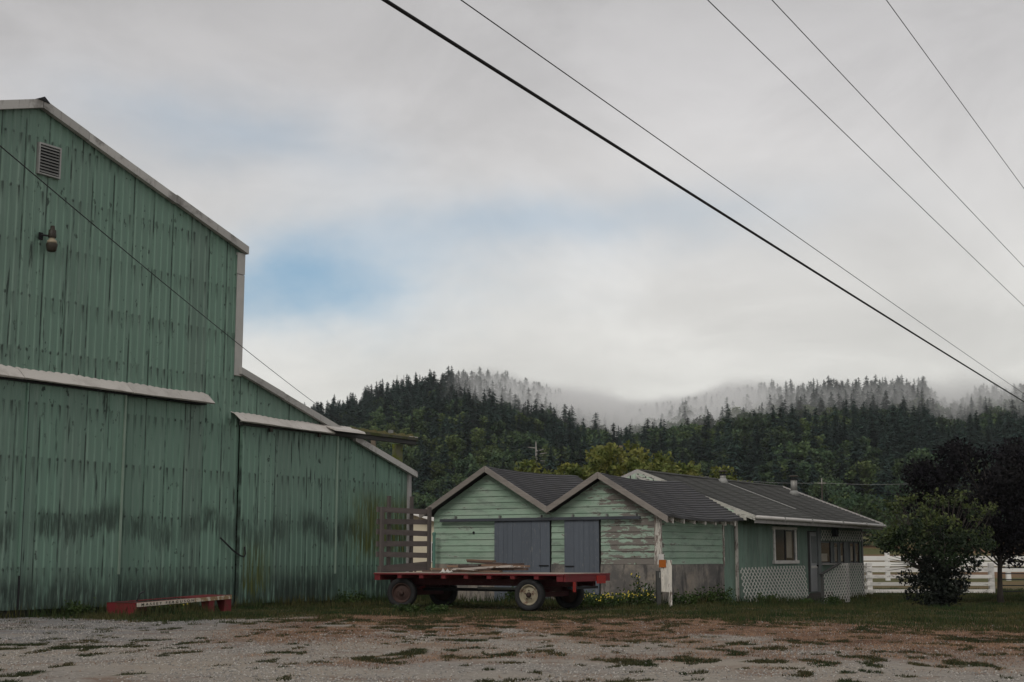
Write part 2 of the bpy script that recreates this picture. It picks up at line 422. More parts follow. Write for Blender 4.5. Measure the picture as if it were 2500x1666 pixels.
def _moss(g):
    o = g.obj(); n = g.noise(o, 9, 5, 0.7)
    return (g.mix(n, (0.030, 0.035, 0.012, 1), (0.13, 0.11, 0.045, 1)),)
MAT['moss'] = material('moss and litter', _moss, 0.95)

def shed_region(g, x, y, z):
    right = g.mr(y, 0.6, 2.8, 0.150, 0.0)
    front = g.mr(x, 0.05, 0.4, 1.0, 0.0)
    tri = g.m('MULTIPLY', g.mr(z, 2.55, 2.75), g.m('MULTIPLY', g.mr(y, 2.5, 2.0), 0.03))
    lowz = g.m('MULTIPLY', g.mr(z, 1.35, 1.05), 0.05)
    return g.m('MULTIPLY', g.m('ADD', g.m('ADD', right, tri), lowz), front)
MAT['siding'] = painted_wood('flaking green siding', (0.262, 0.365, 0.282), (0.175, 0.158, 0.142), -0.030, 'y', shed_region)
MAT['cornerpost'] = painted_wood('flaking white corner board', (0.50, 0.47, 0.42), (0.22, 0.185, 0.165), 0.07, 'z')
MAT['fascia'] = wood('bare weathered fascia', (0.245, 0.218, 0.198), 'y', 0.45)
MAT['fascia_white'] = painted_wood('flaking white rake board', (0.44, 0.43, 0.38), (0.15, 0.145, 0.135), 0.04, 'y')
def _block(g):
    o = g.pos(); n = g.noise(o, 1.5, 6, 0.68); f = g.noise(o, 22, 4, 0.7)
    c = g.mix(g.mr(n, 0.36, 0.64), (0.130, 0.122, 0.116, 1), (0.290, 0.255, 0.220, 1))
    c = g.hsv(c, g.m('ADD', 0.78, g.m('ADD', g.m('MULTIPLY', f, 0.30), g.m('MULTIPLY', g.rnd(), 0.12))), g.m('ADD', 0.8, g.m('MULTIPLY', g.rnd(), 0.4)))
    s_ = g.noise(g.v('MULTIPLY', o, (4, 4, 0.9)), 1.3, 6, 0.72)
    c = g.mix(g.m('MULTIPLY', g.mr(s_, 0.50, 0.64), 0.65), c, (0.042, 0.042, 0.044, 1))
    return (c, None, g.bump(f, 0.4, 0.01))
MAT['block'] = material('stained concrete block', _block, 0.9)
MAT['mortar'] = flat('old mortar', (0.135, 0.12, 0.108), 0.95, 0.15, 6)
def _door(g):
    o = g.obj(); x, y, z = g.sep(o)
    n = g.noise(g.xyz(x, g.m('MULTIPLY', y, 22), g.m('MULTIPLY', z, 0.8)), 1.0, 4, 0.7)
    b = g.noise(o, 2.0, 4)
    c = g.hsv((0.098, 0.112, 0.136, 1), g.m('ADD', 0.72, g.m('ADD', g.m('MULTIPLY', n, 0.35), g.m('ADD', g.m('MULTIPLY', b, 0.2), g.m('MULTIPLY', g.rnd(), 0.12)))))
    rough_zone = g.noise(g.xyz(0.3, g.m('MULTIPLY', y, 1.6), g.m('MULTIPLY', z, 0.25)), 1.0, 3)
    chips = g.noise(g.xyz(x, g.m('MULTIPLY', y, 38), g.m('MULTIPLY', z, 4.5)), 1.0, 5, 0.75)
    c = g.mix(g.m('MULTIPLY', g.mr(chips, 0.575, 0.66), g.mr(rough_zone, 0.40, 0.58, 0.2, 0.95)), c, (0.26, 0.25, 0.245, 1))
    return (c, None, g.bump(n, 0.4, 0.01))
MAT['shed_door'] = material('grey-blue painted door boards', _door, 0.75)
MAT['rail'] = wood('door rail', (0.060, 0.066, 0.078), 'y', 0.35)
def _shingle(g):
    o = g.obj(); x, y, z = g.sep(o)
    n = g.noise(o, 1.1, 5, 0.6); f = g.noise(g.v('MULTIPLY', o, (4, 9, 9)), 4.0, 4, 0.7)
    tab = g.noise(g.xyz(g.m('FLOOR', g.m('MULTIPLY', x, 3.3)), g.m('FLOOR', g.m('MULTIPLY', y, 8.5)), 0.0), 3.1, 2)
    v = g.m('ADD', 0.48, g.m('ADD', g.m('MULTIPLY', f, 0.45), g.m('ADD', g.m('MULTIPLY', tab, 0.35), g.m('MULTIPLY', n, 0.3))))
    c = g.hsv((0.074, 0.073, 0.077, 1), v)
    c = g.mix(g.mr(g.noise(o, 2.1, 6, 0.7), 0.57, 0.70, 0, 0.5), c, (0.10, 0.095, 0.075, 1))
    return (c, None, g.bump(f, 0.5, 0.01))
MAT['shingle'] = material('dark asphalt shingles', _shingle, 0.92, 0, 0.2)
def _shingle2(g):
    o = g.obj(); x, y, z = g.sep(o)
    n = g.noise(o, 0.9, 5, 0.6); f = g.noise(g.v('MULTIPLY', o, (2.2, 7, 7)), 4.0, 4, 0.7)
    tab = g.noise(g.xyz(g.m('FLOOR', g.m('MULTIPLY', x, 2.4)), g.m('FLOOR', g.m('MULTIPLY', y, 8.5)), 0.0), 3.7, 2)
    v = g.m('ADD', 0.42, g.m('ADD', g.m('MULTIPLY', f, 0.65), g.m('ADD', g.m('MULTIPLY', tab, 0.35), g.m('MULTIPLY', n, 0.3))))
    c = g.hsv((0.090, 0.090, 0.086, 1), v)
    c = g.mix(g.mr(g.noise(o, 1.6, 5, 0.7), 0.56, 0.72, 0, 0.5), c, (0.075, 0.080, 0.045, 1))
    return (c, None, g.bump(f, 0.5, 0.01))
MAT['shingle_house'] = material('weathered grey shingles', _shingle2, 0.92, 0, 0.2)
MAT['housewall'] = painted_wood('house green boards', (0.145, 0.215, 0.175), (0.16, 0.15, 0.13), -0.13, 'z')
MAT['gablegreen'] = painted_wood('pale gable boards', (0.36, 0.46, 0.36), (0.20, 0.19, 0.17), -0.05, 'z')
MAT['whitewood'] = painted_wood('aged white paint', (0.56, 0.54, 0.51), (0.25, 0.23, 0.21), -0.06, 'x')
MAT['greytrim'] = painted_wood('greyed trim', (0.38, 0.36, 0.35), (0.20, 0.18, 0.17), -0.02, 'z')
MAT['lattice'] = flat('off-white lattice', (0.56, 0.54, 0.51), 0.7, 0.12, 2)
MAT['gutter'] = flat('aged white gutter', (0.50, 0.48, 0.46), 0.5, 0.14, 1.5)
def _glass(g):
    n = g.noise(g.obj(), 1.5, 4)
    return (g.mix(n, (0.010, 0.011, 0.013, 1), (0.030, 0.030, 0.032, 1)),)
MAT['glass'] = material('dark window glass', _glass, 0.08, 0, 0.6)
MAT['curtain'] = flat('old curtain', (0.30, 0.27, 0.22), 0.9, 0.2, 3)
MAT['porchgrey'] = flat('grey painted panel', (0.145, 0.160, 0.160), 0.7, 0.12, 2)
MAT['doorgrey'] = flat('pale grey door', (0.30, 0.31, 0.32), 0.6, 0.1, 2)
MAT['flue'] = flat('galvanised flue', (0.24, 0.235, 0.22), 0.5, 0.2, 5, 0.3)
MAT['flashing'] = flat('pale flashing', (0.24, 0.24, 0.23), 0.6, 0.15, 3)
MAT['ramp'] = wood('dark ramp boards', (0.055, 0.050, 0.046), 'y', 0.4)

def red_paint(name, c):
    def fn(g):
        o = g.obj(); n = g.noise(o, 3.0, 6, 0.68); f = g.noise(o, 14, 5, 0.7)
        col = g.hsv(tuple(c) + (1,), g.m('ADD', 0.68, g.m('ADD', g.m('MULTIPLY', n, 0.45), g.m('MULTIPLY', g.rnd(), 0.18))))
        col = g.mix(g.mr(n, 0.56, 0.66, 0, 0.75), col, (0.070, 0.030, 0.018, 1))
        col = g.mix(g.mr(f, 0.60, 0.74, 0, 0.6), col, (0.16, 0.10, 0.08, 1))
        return (col,)
    return material(name, fn, 0.6)
MAT['red'] = red_paint('faded red paint', (0.150, 0.020, 0.024))
MAT['redbright'] = red_paint('bright red paint', (0.30, 0.026, 0.020))
MAT['reddark'] = red_paint('dark red frame paint', (0.055, 0.010, 0.012))
MAT['deck'] = wood('bleached deck planks', (0.36, 0.30, 0.255), 'y', 0.4)
MAT['rack'] = wood('weathered rack wood', (0.112, 0.094, 0.088), 'x', 0.55)
MAT['rackpost'] = wood('weathered rack posts', (0.100, 0.086, 0.080), 'z', 0.5)
MAT['scrap'] = wood('scrap timber', (0.205, 0.130, 0.090), 'x', 0.55)
MAT['scrapdark'] = wood('dark scrap timber', (0.085, 0.058, 0.048), 'x', 0.5)
MAT['scrapwhite'] = painted_wood('scrap with white paint', (0.44, 0.39, 0.35), (0.17, 0.12, 0.09), 0.05, 'x')
MAT['tyre'] = flat('old rubber', (0.022, 0.022, 0.023), 0.85, 0.2, 6)
def _rim(g):
    o = g.obj(); n = g.noise(o, 6, 5, 0.7)
    return (g.mix(g.mr(n, 0.52, 0.66), (0.29, 0.255, 0.185, 1), (0.12, 0.062, 0.040, 1)),)
MAT['rim'] = material('cream rim with rust', _rim, 0.65)
MAT['rimred'] = flat('rusty hub', (0.040, 0.022, 0.018), 0.7, 0.25, 8)
MAT['rag'] = flat('white rag', (0.55, 0.53, 0.50), 0.95, 0.1)
def _strip(g):
    o = g.obj(); x, y, z = g.sep(o)
    n = g.noise(o, 7, 6, 0.72)
    t = g.m('ADD', n, g.mr(x, 1.0, 2.4, -0.10, 0.11))
    return (g.mix(g.mr(t, 0.50, 0.60), (0.56, 0.50, 0.42, 1), g.mix(n, (0.17, 0.10, 0.05, 1), (0.34, 0.24, 0.13, 1))),)
MAT['strip'] = material('worn cream decal strip', _strip, 0.6)
MAT['letter'] = flat('black lettering', (0.022, 0.018, 0.017), 0.6, 0.1)
MAT['rust'] = flat('orange rust plate', (0.30, 0.085, 0.012), 0.8, 0.2, 6)
MAT['bark'] = wood('bark', (0.050, 0.042, 0.036), 'z', 0.5)
MAT['snag'] = wood('bleached dead wood', (0.30, 0.28, 0.26), 'z', 0.4)
MAT['pole'] = wood('brown utility pole', (0.17, 0.135, 0.10), 'z', 0.4)
MAT['wire'] = flat('black cable', (0.006, 0.006, 0.007), 0.7, 0.05)
MAT['wirepale'] = flat('pale aluminium cable', (0.30, 0.30, 0.31), 0.5, 0.1)
MAT['cream'] = flat('cream painted wall', (0.62, 0.57, 0.44), 0.7, 0.06, 1.0)
MAT['greenpipe'] = flat('green painted pipe', (0.100, 0.205, 0.165), 0.6, 0.12, 4)

def leaf(name, a, b, tip=None, trans=0.25, val=0.5, scale=1.1, rough=0.6):
    def fn(g):
        o = g.obj(); n = g.noise(o, scale, 3, 0.6)
        c = g.mix(g.mr(n, 0.35, 0.65), a + (1,), b + (1,))
        c = g.hsv(c, g.m('ADD', 1.0 - val * 0.5, g.m('MULTIPLY', g.rnd(), val)))
        rn = g.new('ShaderNodeNewGeometry').outputs['Random Per Island']
        c = g.hsv(c, g.m('ADD', 0.65, g.m('MULTIPLY', rn, 0.7)))
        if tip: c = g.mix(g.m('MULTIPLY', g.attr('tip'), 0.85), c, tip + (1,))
        return (c,)
    return material(name, fn, rough, 0, 0.25, trans)
MAT['conifer'] = leaf('conifer needles', (0.013, 0.030, 0.028), (0.030, 0.054, 0.040), None, 0.05, 0.9, 0.25, 0.8)
MAT['broadleaf'] = leaf('hillside broadleaf', (0.032, 0.062, 0.034), (0.064, 0.094, 0.038), None, 0.2, 0.9, 0.22, 0.7)
MAT['lightleaf'] = leaf('hillside light maple', (0.062, 0.100, 0.038), (0.112, 0.145, 0.052), None, 0.25, 0.5, 0.3, 0.7)
MAT['apple'] = leaf('orchard leaves', (0.095, 0.130, 0.034), (0.215, 0.210, 0.056), None, 0.3, 0.3, 0.9)
MAT['plum'] = leaf('purple plum leaves', (0.007, 0.006, 0.009), (0.013, 0.012, 0.013), None, 0.08, 0.2, 1.0, 0.95)
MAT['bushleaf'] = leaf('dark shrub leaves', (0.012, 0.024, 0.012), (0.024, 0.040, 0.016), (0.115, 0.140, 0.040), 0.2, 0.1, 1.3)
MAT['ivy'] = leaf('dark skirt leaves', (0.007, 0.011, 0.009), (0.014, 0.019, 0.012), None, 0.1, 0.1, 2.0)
MAT['weed'] = leaf('weed leaves', (0.028, 0.055, 0.016), (0.055, 0.085, 0.022), None, 0.25, 0.3, 3.0)
MAT['petal'] = flat('yellow petals', (0.62, 0.50, 0.06), 0.6, 0.1)
# ------------------------------------------------------------------ terrain
def ground_z(x, y):
    x = np.asarray(x, float); y = np.asarray(y, float)
    dip = -0.27 * sstep(4.5, 10.0, x) * sstep(34.0, 42.0, y)
    dip = dip * (1 - sstep(70, 95, y))
    far = 3.4 * sstep(85, 190, y) + 0.018 * np.maximum(y - 150, 0)
    bumps = 0.05 * (fbm(x * 0.35, y * 0.35, 5, 3) - 0.5) * sstep(9, 14, y) * (1 - sstep(27, 31, y))
    return dip + far + bumps
AZ_K = [-0.60, -0.30, -0.155, -0.128, -0.098, -0.071, -0.043, -0.023, 0.008, 0.026, 0.048, 0.071, 0.10, 0.142, 0.171, 0.214, 0.242, 0.290, 0.304, 0.314, 0.333, 0.356, 0.42, 0.70]
PY_K = [1060, 1030, 1008, 985, 945, 925, 906, 906, 928, 948, 990, 1012, 1000, 972, 945, 935, 930, 928, 985, 985, 945, 950, 940, 960]
FOOT, RIDGE = 250.0, 600.0
def hill_z(x, y):
    x = np.asarray(x, float); y = np.asarray(y, float)
    a = np.clip(x / np.maximum(y, 1.0), -0.6, 0.7)
    top = np.interp(a, AZ_K, PY_K)
    zr = CAM_H + (1360 - top) / 3472.0 * RIDGE - 12.5
    t = np.clip((y - FOOT) / (RIDGE - FOOT), 0, 1.6)
    up = np.where(t < 1, t ** 0.9, 1 - 0.25 * (t - 1))
    und = 5.0 * (fbm(x * 0.018, y * 0.018, 31, 3) - 0.5) * np.clip(t * 3, 0, 1)
    return 6.0 + (zr - 6.0) * up + und * (1 - 0.7 * np.clip(t, 0, 1)) - 6.0 * (1 - np.clip(t * 12, 0, 1))

# cover masks shared by the ground sheet and the plants that grow on it
EX = [-30, -9.5, -6, -4.4, -3.2, -1.0, 1.5, 3.2, 5.0, 8.0, 12.0, 40.0]
EY = [28.0, 28.4, 28.2, 28.6, 30.3, 30.6, 30.4, 30.0, 27.6, 24.6, 23.6, 22.5]
def cover(x, y):
    e = np.interp(x, EX, EY)
    n1 = fbm(x * 0.55, y * 0.30, 11, 4); n2 = fbm(x * 1.5, y * 0.8, 23, 4); n3 = fbm(x * 0.18, y * 0.12, 41, 3)
    d_ = y - e + (n1 - 0.5) * 4.2 + (n2 - 0.5) * 2.2
    green = sstep(-0.5, 2.2, d_)
    n4 = fbm(x * 3.8, y * 2.2, 29, 4); n5 = fbm(x * 0.6, y * 0.5, 37, 3)
    tufts = sstep(0.60, 0.70, n4 + (n5 - 0.5) * 0.46 + 0.085 * sstep(-9.0, -1.0, d_) - 0.03 * sstep(-9.0, -12.0, d_) - 0.03 * sstep(-1.0, -6.0, x))
    tufts = tufts * (1 - 0.7 * sstep(-5.0, -8.0, x) * sstep(20, 23, y))
    green = np.maximum(green, tufts * 0.85)
    dry = sstep(-12.0, -5.0, d_) * (1 - 0.8 * sstep(0.8, 3.0, d_)) * sstep(-5.5, -3.2, x) * (1 - sstep(10, 15, x))
    dry = np.maximum(dry, 0.55 * sstep(0.56, 0.64, n5) * sstep(-7, -3, x))
    dry = dry * sstep(0.40, 0.54, n2 * 0.6 + n1 * 0.4 + sstep(-8.0, -3.0, d_) * 0.20 + 0.03 * sstep(0, 4, x))
    return np.clip(green, 0, 1), np.clip(dry, 0, 1)

def ground_mat(g):
    p = g.pos(); x, y, z = g.sep(p)
    green = g.attr('green'); dry = g.attr('dry')
    fine = g.noise(p, 28.0, 6, 0.75); mid = g.noise(p, 2.6, 5, 0.65); bigv = g.noise(p, 0.33, 4, 0.55)
    stones = g.vor(p, 26.0); sc = g.vor(p, 26.0, 'Color')
    st = g.new('ShaderNodeSeparateColor'); g.put(st.inputs[0], sc)
    grav = g.mix(fine, (0.130, 0.118, 0.106, 1), (0.345, 0.315, 0.280, 1))
    grav = g.hsv(grav, g.m('ADD', 0.75, g.m('MULTIPLY', st.outputs[0], 0.5)))
    grav = g.mix(g.mr(bigv, 0.40, 0.62), grav, g.mix(fine, (0.165, 0.142, 0.118, 1), (0.365, 0.318, 0.262, 1)))
    blu = g.m('MULTIPLY', g.mr(x, -3.5, -7.0), g.mr(y, 19.0, 23.0))
    grav = g.mix(g.m('MULTIPLY', blu, 0.7), grav, g.hsv(g.mix(fine, (0.085, 0.088, 0.095, 1), (0.25, 0.25, 0.26, 1)), g.m('ADD', 0.6, g.m('MULTIPLY', st.outputs[1], 0.8))))
    soil = g.mix(fine, (0.085, 0.052, 0.036, 1), (0.230, 0.145, 0.100, 1))
    grav = g.mix(g.m('MULTIPLY', g.mr(g.noise(p, 0.9, 6, 0.7), 0.50, 0.66), 0.75), grav, soil)
    grav = g.mix(g.m('MULTIPLY', g.mr(g.noise(p, 5.0, 5, 0.7), 0.58, 0.68), 0.7), grav, (0.060, 0.048, 0.038, 1))
    # wheel tracks packed smooth and pale
    tx = g.m('ADD', x, g.m('MULTIPLY', g.m('SUBTRACT', g.noise(p, 0.12, 2), 0.5), 2.0))
    dcy = g.m('ADD', y, g.m('MULTIPLY', tx, 0.22))
    def track(c, w): return g.mr(g.m('ABSOLUTE', g.m('SUBTRACT', dcy, c)), w * 0.3, w, 1.0, 0.0)
    tr = g.m('MAXIMUM', g.m('MAXIMUM', track(15.6, 0.7), track(17.6, 0.6)), g.m('MAXIMUM', track(21.6, 0.6), track(23.4, 0.5)))
    grav = g.mix(g.m('MULTIPLY', tr, g.mr(mid, 0.35, 0.6, 0.15, 0.55)), grav, g.mix(fine, (0.225, 0.200, 0.170, 1), (0.345, 0.310, 0.262, 1)))
    straw = g.mix(fine, (0.090, 0.046, 0.030, 1), (0.300, 0.175, 0.112, 1))
    straw = g.mix(g.mr(g.noise(p, 3.2, 6, 0.75), 0.44, 0.62), straw, (0.040, 0.030, 0.020, 1))
    straw = g.mix(g.mr(g.noise(p, 7.0, 5, 0.75), 0.56, 0.66, 0, 0.8), straw, (0.34, 0.25, 0.18, 1))
    turf = g.mix(fine, (0.024, 0.030, 0.013, 1), (0.070, 0.072, 0.030, 1))
    turf = g.mix(g.mr(mid, 0.46, 0.66, 0, 0.8), turf, g.mix(fine, (0.050, 0.034, 0.020, 1), (0.140, 0.098, 0.058, 1)))
    c = g.mix(g.m('MULTIPLY', dry, g.mr(fine, 0.25, 0.5, 0.35, 0.9)), grav, straw)
    c = g.mix(g.mr(g.m('ADD', green, g.m('MULTIPLY', g.m('SUBTRACT', fine, 0.5), 0.5)), 0.30, 0.70), c, turf)
    field = g.mix(g.mr(g.noise(g.v('MULTIPLY', p, (0.4, 1.0, 1)), 0.09, 4), 0.42, 0.58), (0.085, 0.085, 0.030, 1), (0.165, 0.095, 0.052, 1))
    field = g.hsv(field, g.m('ADD', 0.7, g.m('MULTIPLY', g.noise(p, 1.2, 5, 0.7), 0.6)))
    c = g.mix(g.mr(y, 62, 76), c, field)
    h = g.m('ADD', g.m('MULTIPLY', g.mr(stones, 0.0, 0.5, 1.0, 0.0), 0.6), g.m('MULTIPLY', fine, 0.6))
    return (c, None, g.bump(h, 0.4, 0.02))
MAT['ground'] = material('yard ground', ground_mat, 0.95, 0, 0.15)

def grid_sheet(name, xs, ys, zf, mat):
    X, Y = np.meshgrid(xs, ys); Z = zf(X, Y)
    v = np.stack([X.ravel(), Y.ravel(), np.asarray(Z).ravel()], 1)
    nx, ny = len(xs), len(ys)
    i = (np.arange(ny - 1)[:, None] * nx + np.arange(nx - 1)[None, :]).ravel()
    f = np.stack([i, i + 1, i + nx + 1, i + nx], 1)
    return fast_mesh(name, v, f, 4, mat, True)
xs = np.concatenate([np.linspace(-900, -60, 22)[:-1], np.linspace(-60, -16, 23)[:-1], np.linspace(-16, 30, 231)[:-1], np.linspace(30, 80, 26)[:-1], np.linspace(80, 900, 22)])
ys = np.concatenate([np.linspace(-60, 8, 18)[:-1], np.linspace(8, 64, 281)[:-1], np.linspace(64, 130, 34)[:-1], np.linspace(130, 330, 41)])
gm = grid_sheet("ground", xs, ys, ground_z, MAT['ground'])
X, Y = np.meshgrid(xs, ys); gr_, dr_ = cover(X.ravel(), Y.ravel())
for nm, arr in (('green', gr_), ('dry', dr_)):
    at = gm.attributes.new(nm, 'FLOAT', 'POINT'); at.data.foreach_set('value', arr.astype(np.float32))
ground = tag(link("ground", gm), "gravel yard with dry and green grass running back to a field", kind="structure")

def _hillmat(g):
    p = g.pos(); n = g.noise(p, 0.08, 5, 0.6)
    return (g.mix(n, (0.014, 0.022, 0.014, 1), (0.035, 0.045, 0.022, 1)),)
MAT['hill'] = material('hillside undergrowth', _hillmat, 0.95)
hill = tag(link("hillside", grid_sheet("hillside", np.linspace(-420, 620, 90), np.linspace(FOOT - 25, 900, 60), hill_z, MAT['hill'])), "steep wooded hillside behind the farm", kind="structure")
# ------------------------------------------------------------------ the big green metal barn with its lean-to
BARN = (-6.93, 36.0)
barn = empty("metal_barn", (BARN[0], BARN[1], 0), PHI, "tall green corrugated metal barn with sliding doors and a lower lean-to", "barn")
PIT = 0.2133
W2 = 6.73; EAVE = 9.02; SL = 0.307
def barn_top(x):                     # underside of the rake trim
    return EAVE + SL * (W2 - abs(x + W2))
def lean_top(x): return 5.86 - 0.293 * x
def corr(x0, x1, zb, zt, y=0.0, d=0.023):
    """profiled sheet between x0 and x1; zb/zt numbers or functions of x"""
    fb = zb if callable(zb) else (lambda x: zb)
    ft = zt if callable(zt) else (lambda x: zt)
    pts = [(x0, 0.0)]
    k = math.ceil(x0 / PIT - 0.5)
    while (k + 0.5) * PIT < x1 + 0.06:
        c = (k + 0.5) * PIT
        for dx, h in ((-0.042, 0), (-0.020, d), (0.020, d), (0.042, 0)):
            if x0 + 0.002 < c + dx < x1 - 0.002: pts.append((c + dx, h))
        k += 1
    pts.append((x1, 0.0))
    vs = []; fs = []
    for x, h in pts:
        vs += [(x, y - h, fb(x)), (x, y - h, ft(x)), (x, y - h + 0.012, fb(x)), (x, y - h + 0.012, ft(x))]
    for i in range(len(pts) - 1):
        a = i * 4; b = a + 4
        fs += [(a, b, b + 1, a + 1), (a + 2, a + 3, b + 3, b + 2), (a + 1, b + 1, b + 3, a + 3), (a, a + 2, b + 2, b)]
    e = (len(pts) - 1) * 4
    fs += [(0, 1, 3, 2), (e, e + 2, e + 3, e + 1)]
    m_ = MB(); m_.add(vs, fs); return m_
PW = 0.64
# main wall sheets (behind the big doors they start above the door head)
k = -21
while k < 0:
    x0, x1 = k * PW, (k + 1) * PW
    x0 = max(x0, -2 * W2 + 0.02)
    zb = 4.85 if x1 < -4.0 else 0.06
    if x0 < -W2 < x1:
        corr(x0, -W2, zb, barn_top, 0.0).build("metal_panel", MAT['barn'], barn)
        corr(-W2, x1, zb, barn_top, 0.0).build("metal_panel", MAT['barn'], barn)
    else:
        corr(x0, x1, zb, barn_top, 0.0 if k % 2 else 0.004).build("metal_panel", MAT['barn'], barn)
    k += 1
# barn shell: other three walls, floor sill
box("side_wall", MAT['barn'], barn, -0.10, -0.02, 0.05, 20.0, 0.05, EAVE)
box("side_wall", MAT['barn'], barn, -2 * W2 + 0.02, -2 * W2 + 0.10, 0.05, 20.0, 0.05, EAVE)
MB().prism([(-2 * W2 + .1, 0.05), (-0.1, 0.05), (-0.1, EAVE), (-W2, EAVE + SL * W2), (-2 * W2 + .1, EAVE)], lambda u, v, w: (u, w, v), 19.9, 20.0).build("rear_wall", MAT['barn'], barn)
MB().box(-2 * W2, -0.02, 0.03, 0.20, -0.05, 0.16).build("sill", MAT['beam'], barn)
# roofs
def roof_slab(name, xa, za, xb, zb, y0, y1, t=0.05, mat='roofmetal'):
    return MB().prism([(xa, za), (xb, zb), (xb, zb + t), (xa, za + t)], lambda u, v, w: (u, w, v), y0, y1).build(name, MAT[mat], barn)
RO = 0.02
roof_slab("roof", -W2, EAVE + SL * W2 + RO, 0.06, EAVE - SL * 0.06 + RO, -0.10, 20.2)
roof_slab("roof", -W2, EAVE + SL * W2 + RO, -2 * W2 - 0.06, EAVE - SL * 0.06 + RO, -0.10, 20.2)
roof_slab("lean_to_roof", 0.02, lean_top(0.02) + RO, 7.60, lean_top(7.60) + RO, -0.10, 14.0)
MB().tube([(-W2, -0.16, EAVE + SL * W2 + 0.11), (-W2, 20.2, EAVE + SL * W2 + 0.11)], 0.07, 6).build("ridge_cap", MAT['roofmetal'], barn)
# rake trim in lengths with open joints
def rake(x0, z0, x1, z1, h=0.20, y0=-0.17, y1=-0.05, mat='trimdirty', name="rake_trim"):
    MB().prism([(x0, z0 - h * 0.78), (x1, z1 - h * 0.78), (x1, z1 + h * 0.22), (x0, z0 + h * 0.22)], lambda u, v, w: (u, w, v), y0, y1).build(name, MAT[mat], barn)
zr = lambda x: barn_top(x) + 0.10
cuts = [-6.72, -5.40, -2.60, 0.02]
for a, b, off in zip(cuts[:-1], cuts[1:], (0, -0.012, 0.006)):
    rake(a, zr(a) + off, b - 0.012, EAVE + SL * (W2 - abs(b + W2)) + 0.10 + off)
cuts = [-6.74, -9.4, -12.0, -13.65]
for a, b, off in zip(cuts[:-1], cuts[1:], (0, -0.01, 0.006)):
    rake(b + 0.012, EAVE + SL * (W2 - abs(b + W2)) + 0.10 + off, a, zr(a) + off)
MB().prism([(-W2 - 0.18, EAVE + SL * W2 + 0.10), (-W2 + 0.16, EAVE + SL * W2 + 0.07), (-W2, EAVE + SL * W2 + 0.19)], lambda u, v, w: (u, w, v), -0.20, 0.3).build("ridge_end_cap", MAT['iron'], barn)
# corner trim above the lean-to, two lengths
MB().box(-0.30, -0.02, -0.075, 0.03, 8.42, 8.97).build("corner_trim", MAT['trim'], barn)
MB().box(-0.29, -0.02, -0.07, 0.03, 5.80, 8.405).build("corner_trim", MAT['trim'], barn)
MB().box(-0.33, -0.305, -0.06, 0.03, 5.0, 8.9).build("corner_bead", MAT['barn'], barn)
# louvred vent under the peak
vent = MB().box(-6.72, -6.68, -0.09, 0.0, 9.56, 10.27).box(-6.14, -6.10, -0.09, 0.0, 9.56, 10.27).box(-6.68, -6.14, -0.09, 0.0, 10.23, 10.27).box(-6.68, -6.14, -0.10, 0.0, 9.56, 9.59).build("vent", MAT['galv'], barn, "small louvred gable vent")
box("vent_back", MAT['dark'], vent, -6.68, -6.14, -0.045, -0.036, 9.59, 10.23)
for i in range(9):
    z = 9.615 + i * 0.069
    MB().prism([(-0.095, z), (-0.085, z), (-0.046, z + 0.05), (-0.056, z + 0.05)], lambda u, v, w: (w, u, v), -6.675, -6.145).build("louvre_slat", MAT['galv'], vent)
# big sliding doors with their sheets
def slide_door(x0, x1, z0, z1, y, mat, edge_l=None, edge_r=None):
    dr = MB().box(x0, x1, y + 0.02, y + 0.07, z0, z1).build("sliding_door", MAT[mat], barn)
    a = x0
    while a < x1 - 0.05:
        b = min((math.floor(a / PW + 1e-6) + 1) * PW, x1)
        if x1 - b < 0.12: b = x1
        corr(a, b, z0 - 0.01, z1, y, 0.021).build("metal_panel", MAT[mat], dr); a = b
    if edge_l: MB().box(x0 - 0.005, x0 + 0.035, y - 0.04, y + 0.07, z0, z1).build("door_edge", MAT[edge_l], dr)
    if edge_r: MB().box(x1 - 0.035, x1 + 0.012, y - 0.04, y + 0.07, z0 + 0.7, z1).build("door_edge", MAT[edge_r], dr)
    return dr
MAT['edgegreen'] = flat('faded green edge strip', (0.24, 0.32, 0.26), 0.6, 0.15, 2)
slide_door(-6.69, -3.97, 0.16, 5.02, -0.14, 'barn', None, 'edgegreen')
slide_door(-9.45, -6.74, 0.16, 5.02, -0.14, 'barn', None, 'barn')
MB().box(-6.738, -6.692, -0.155, -0.05, 0.16, 5.02).build("door_gap", MAT['iron'], barn)
slide_door(-12.2, -9.50, 0.16, 5.02, -0.14, 'barn')
box("door_jamb", MAT['barn'], barn, -13.4, -12.2, -0.04, 0.02, 0.06, 5.0)
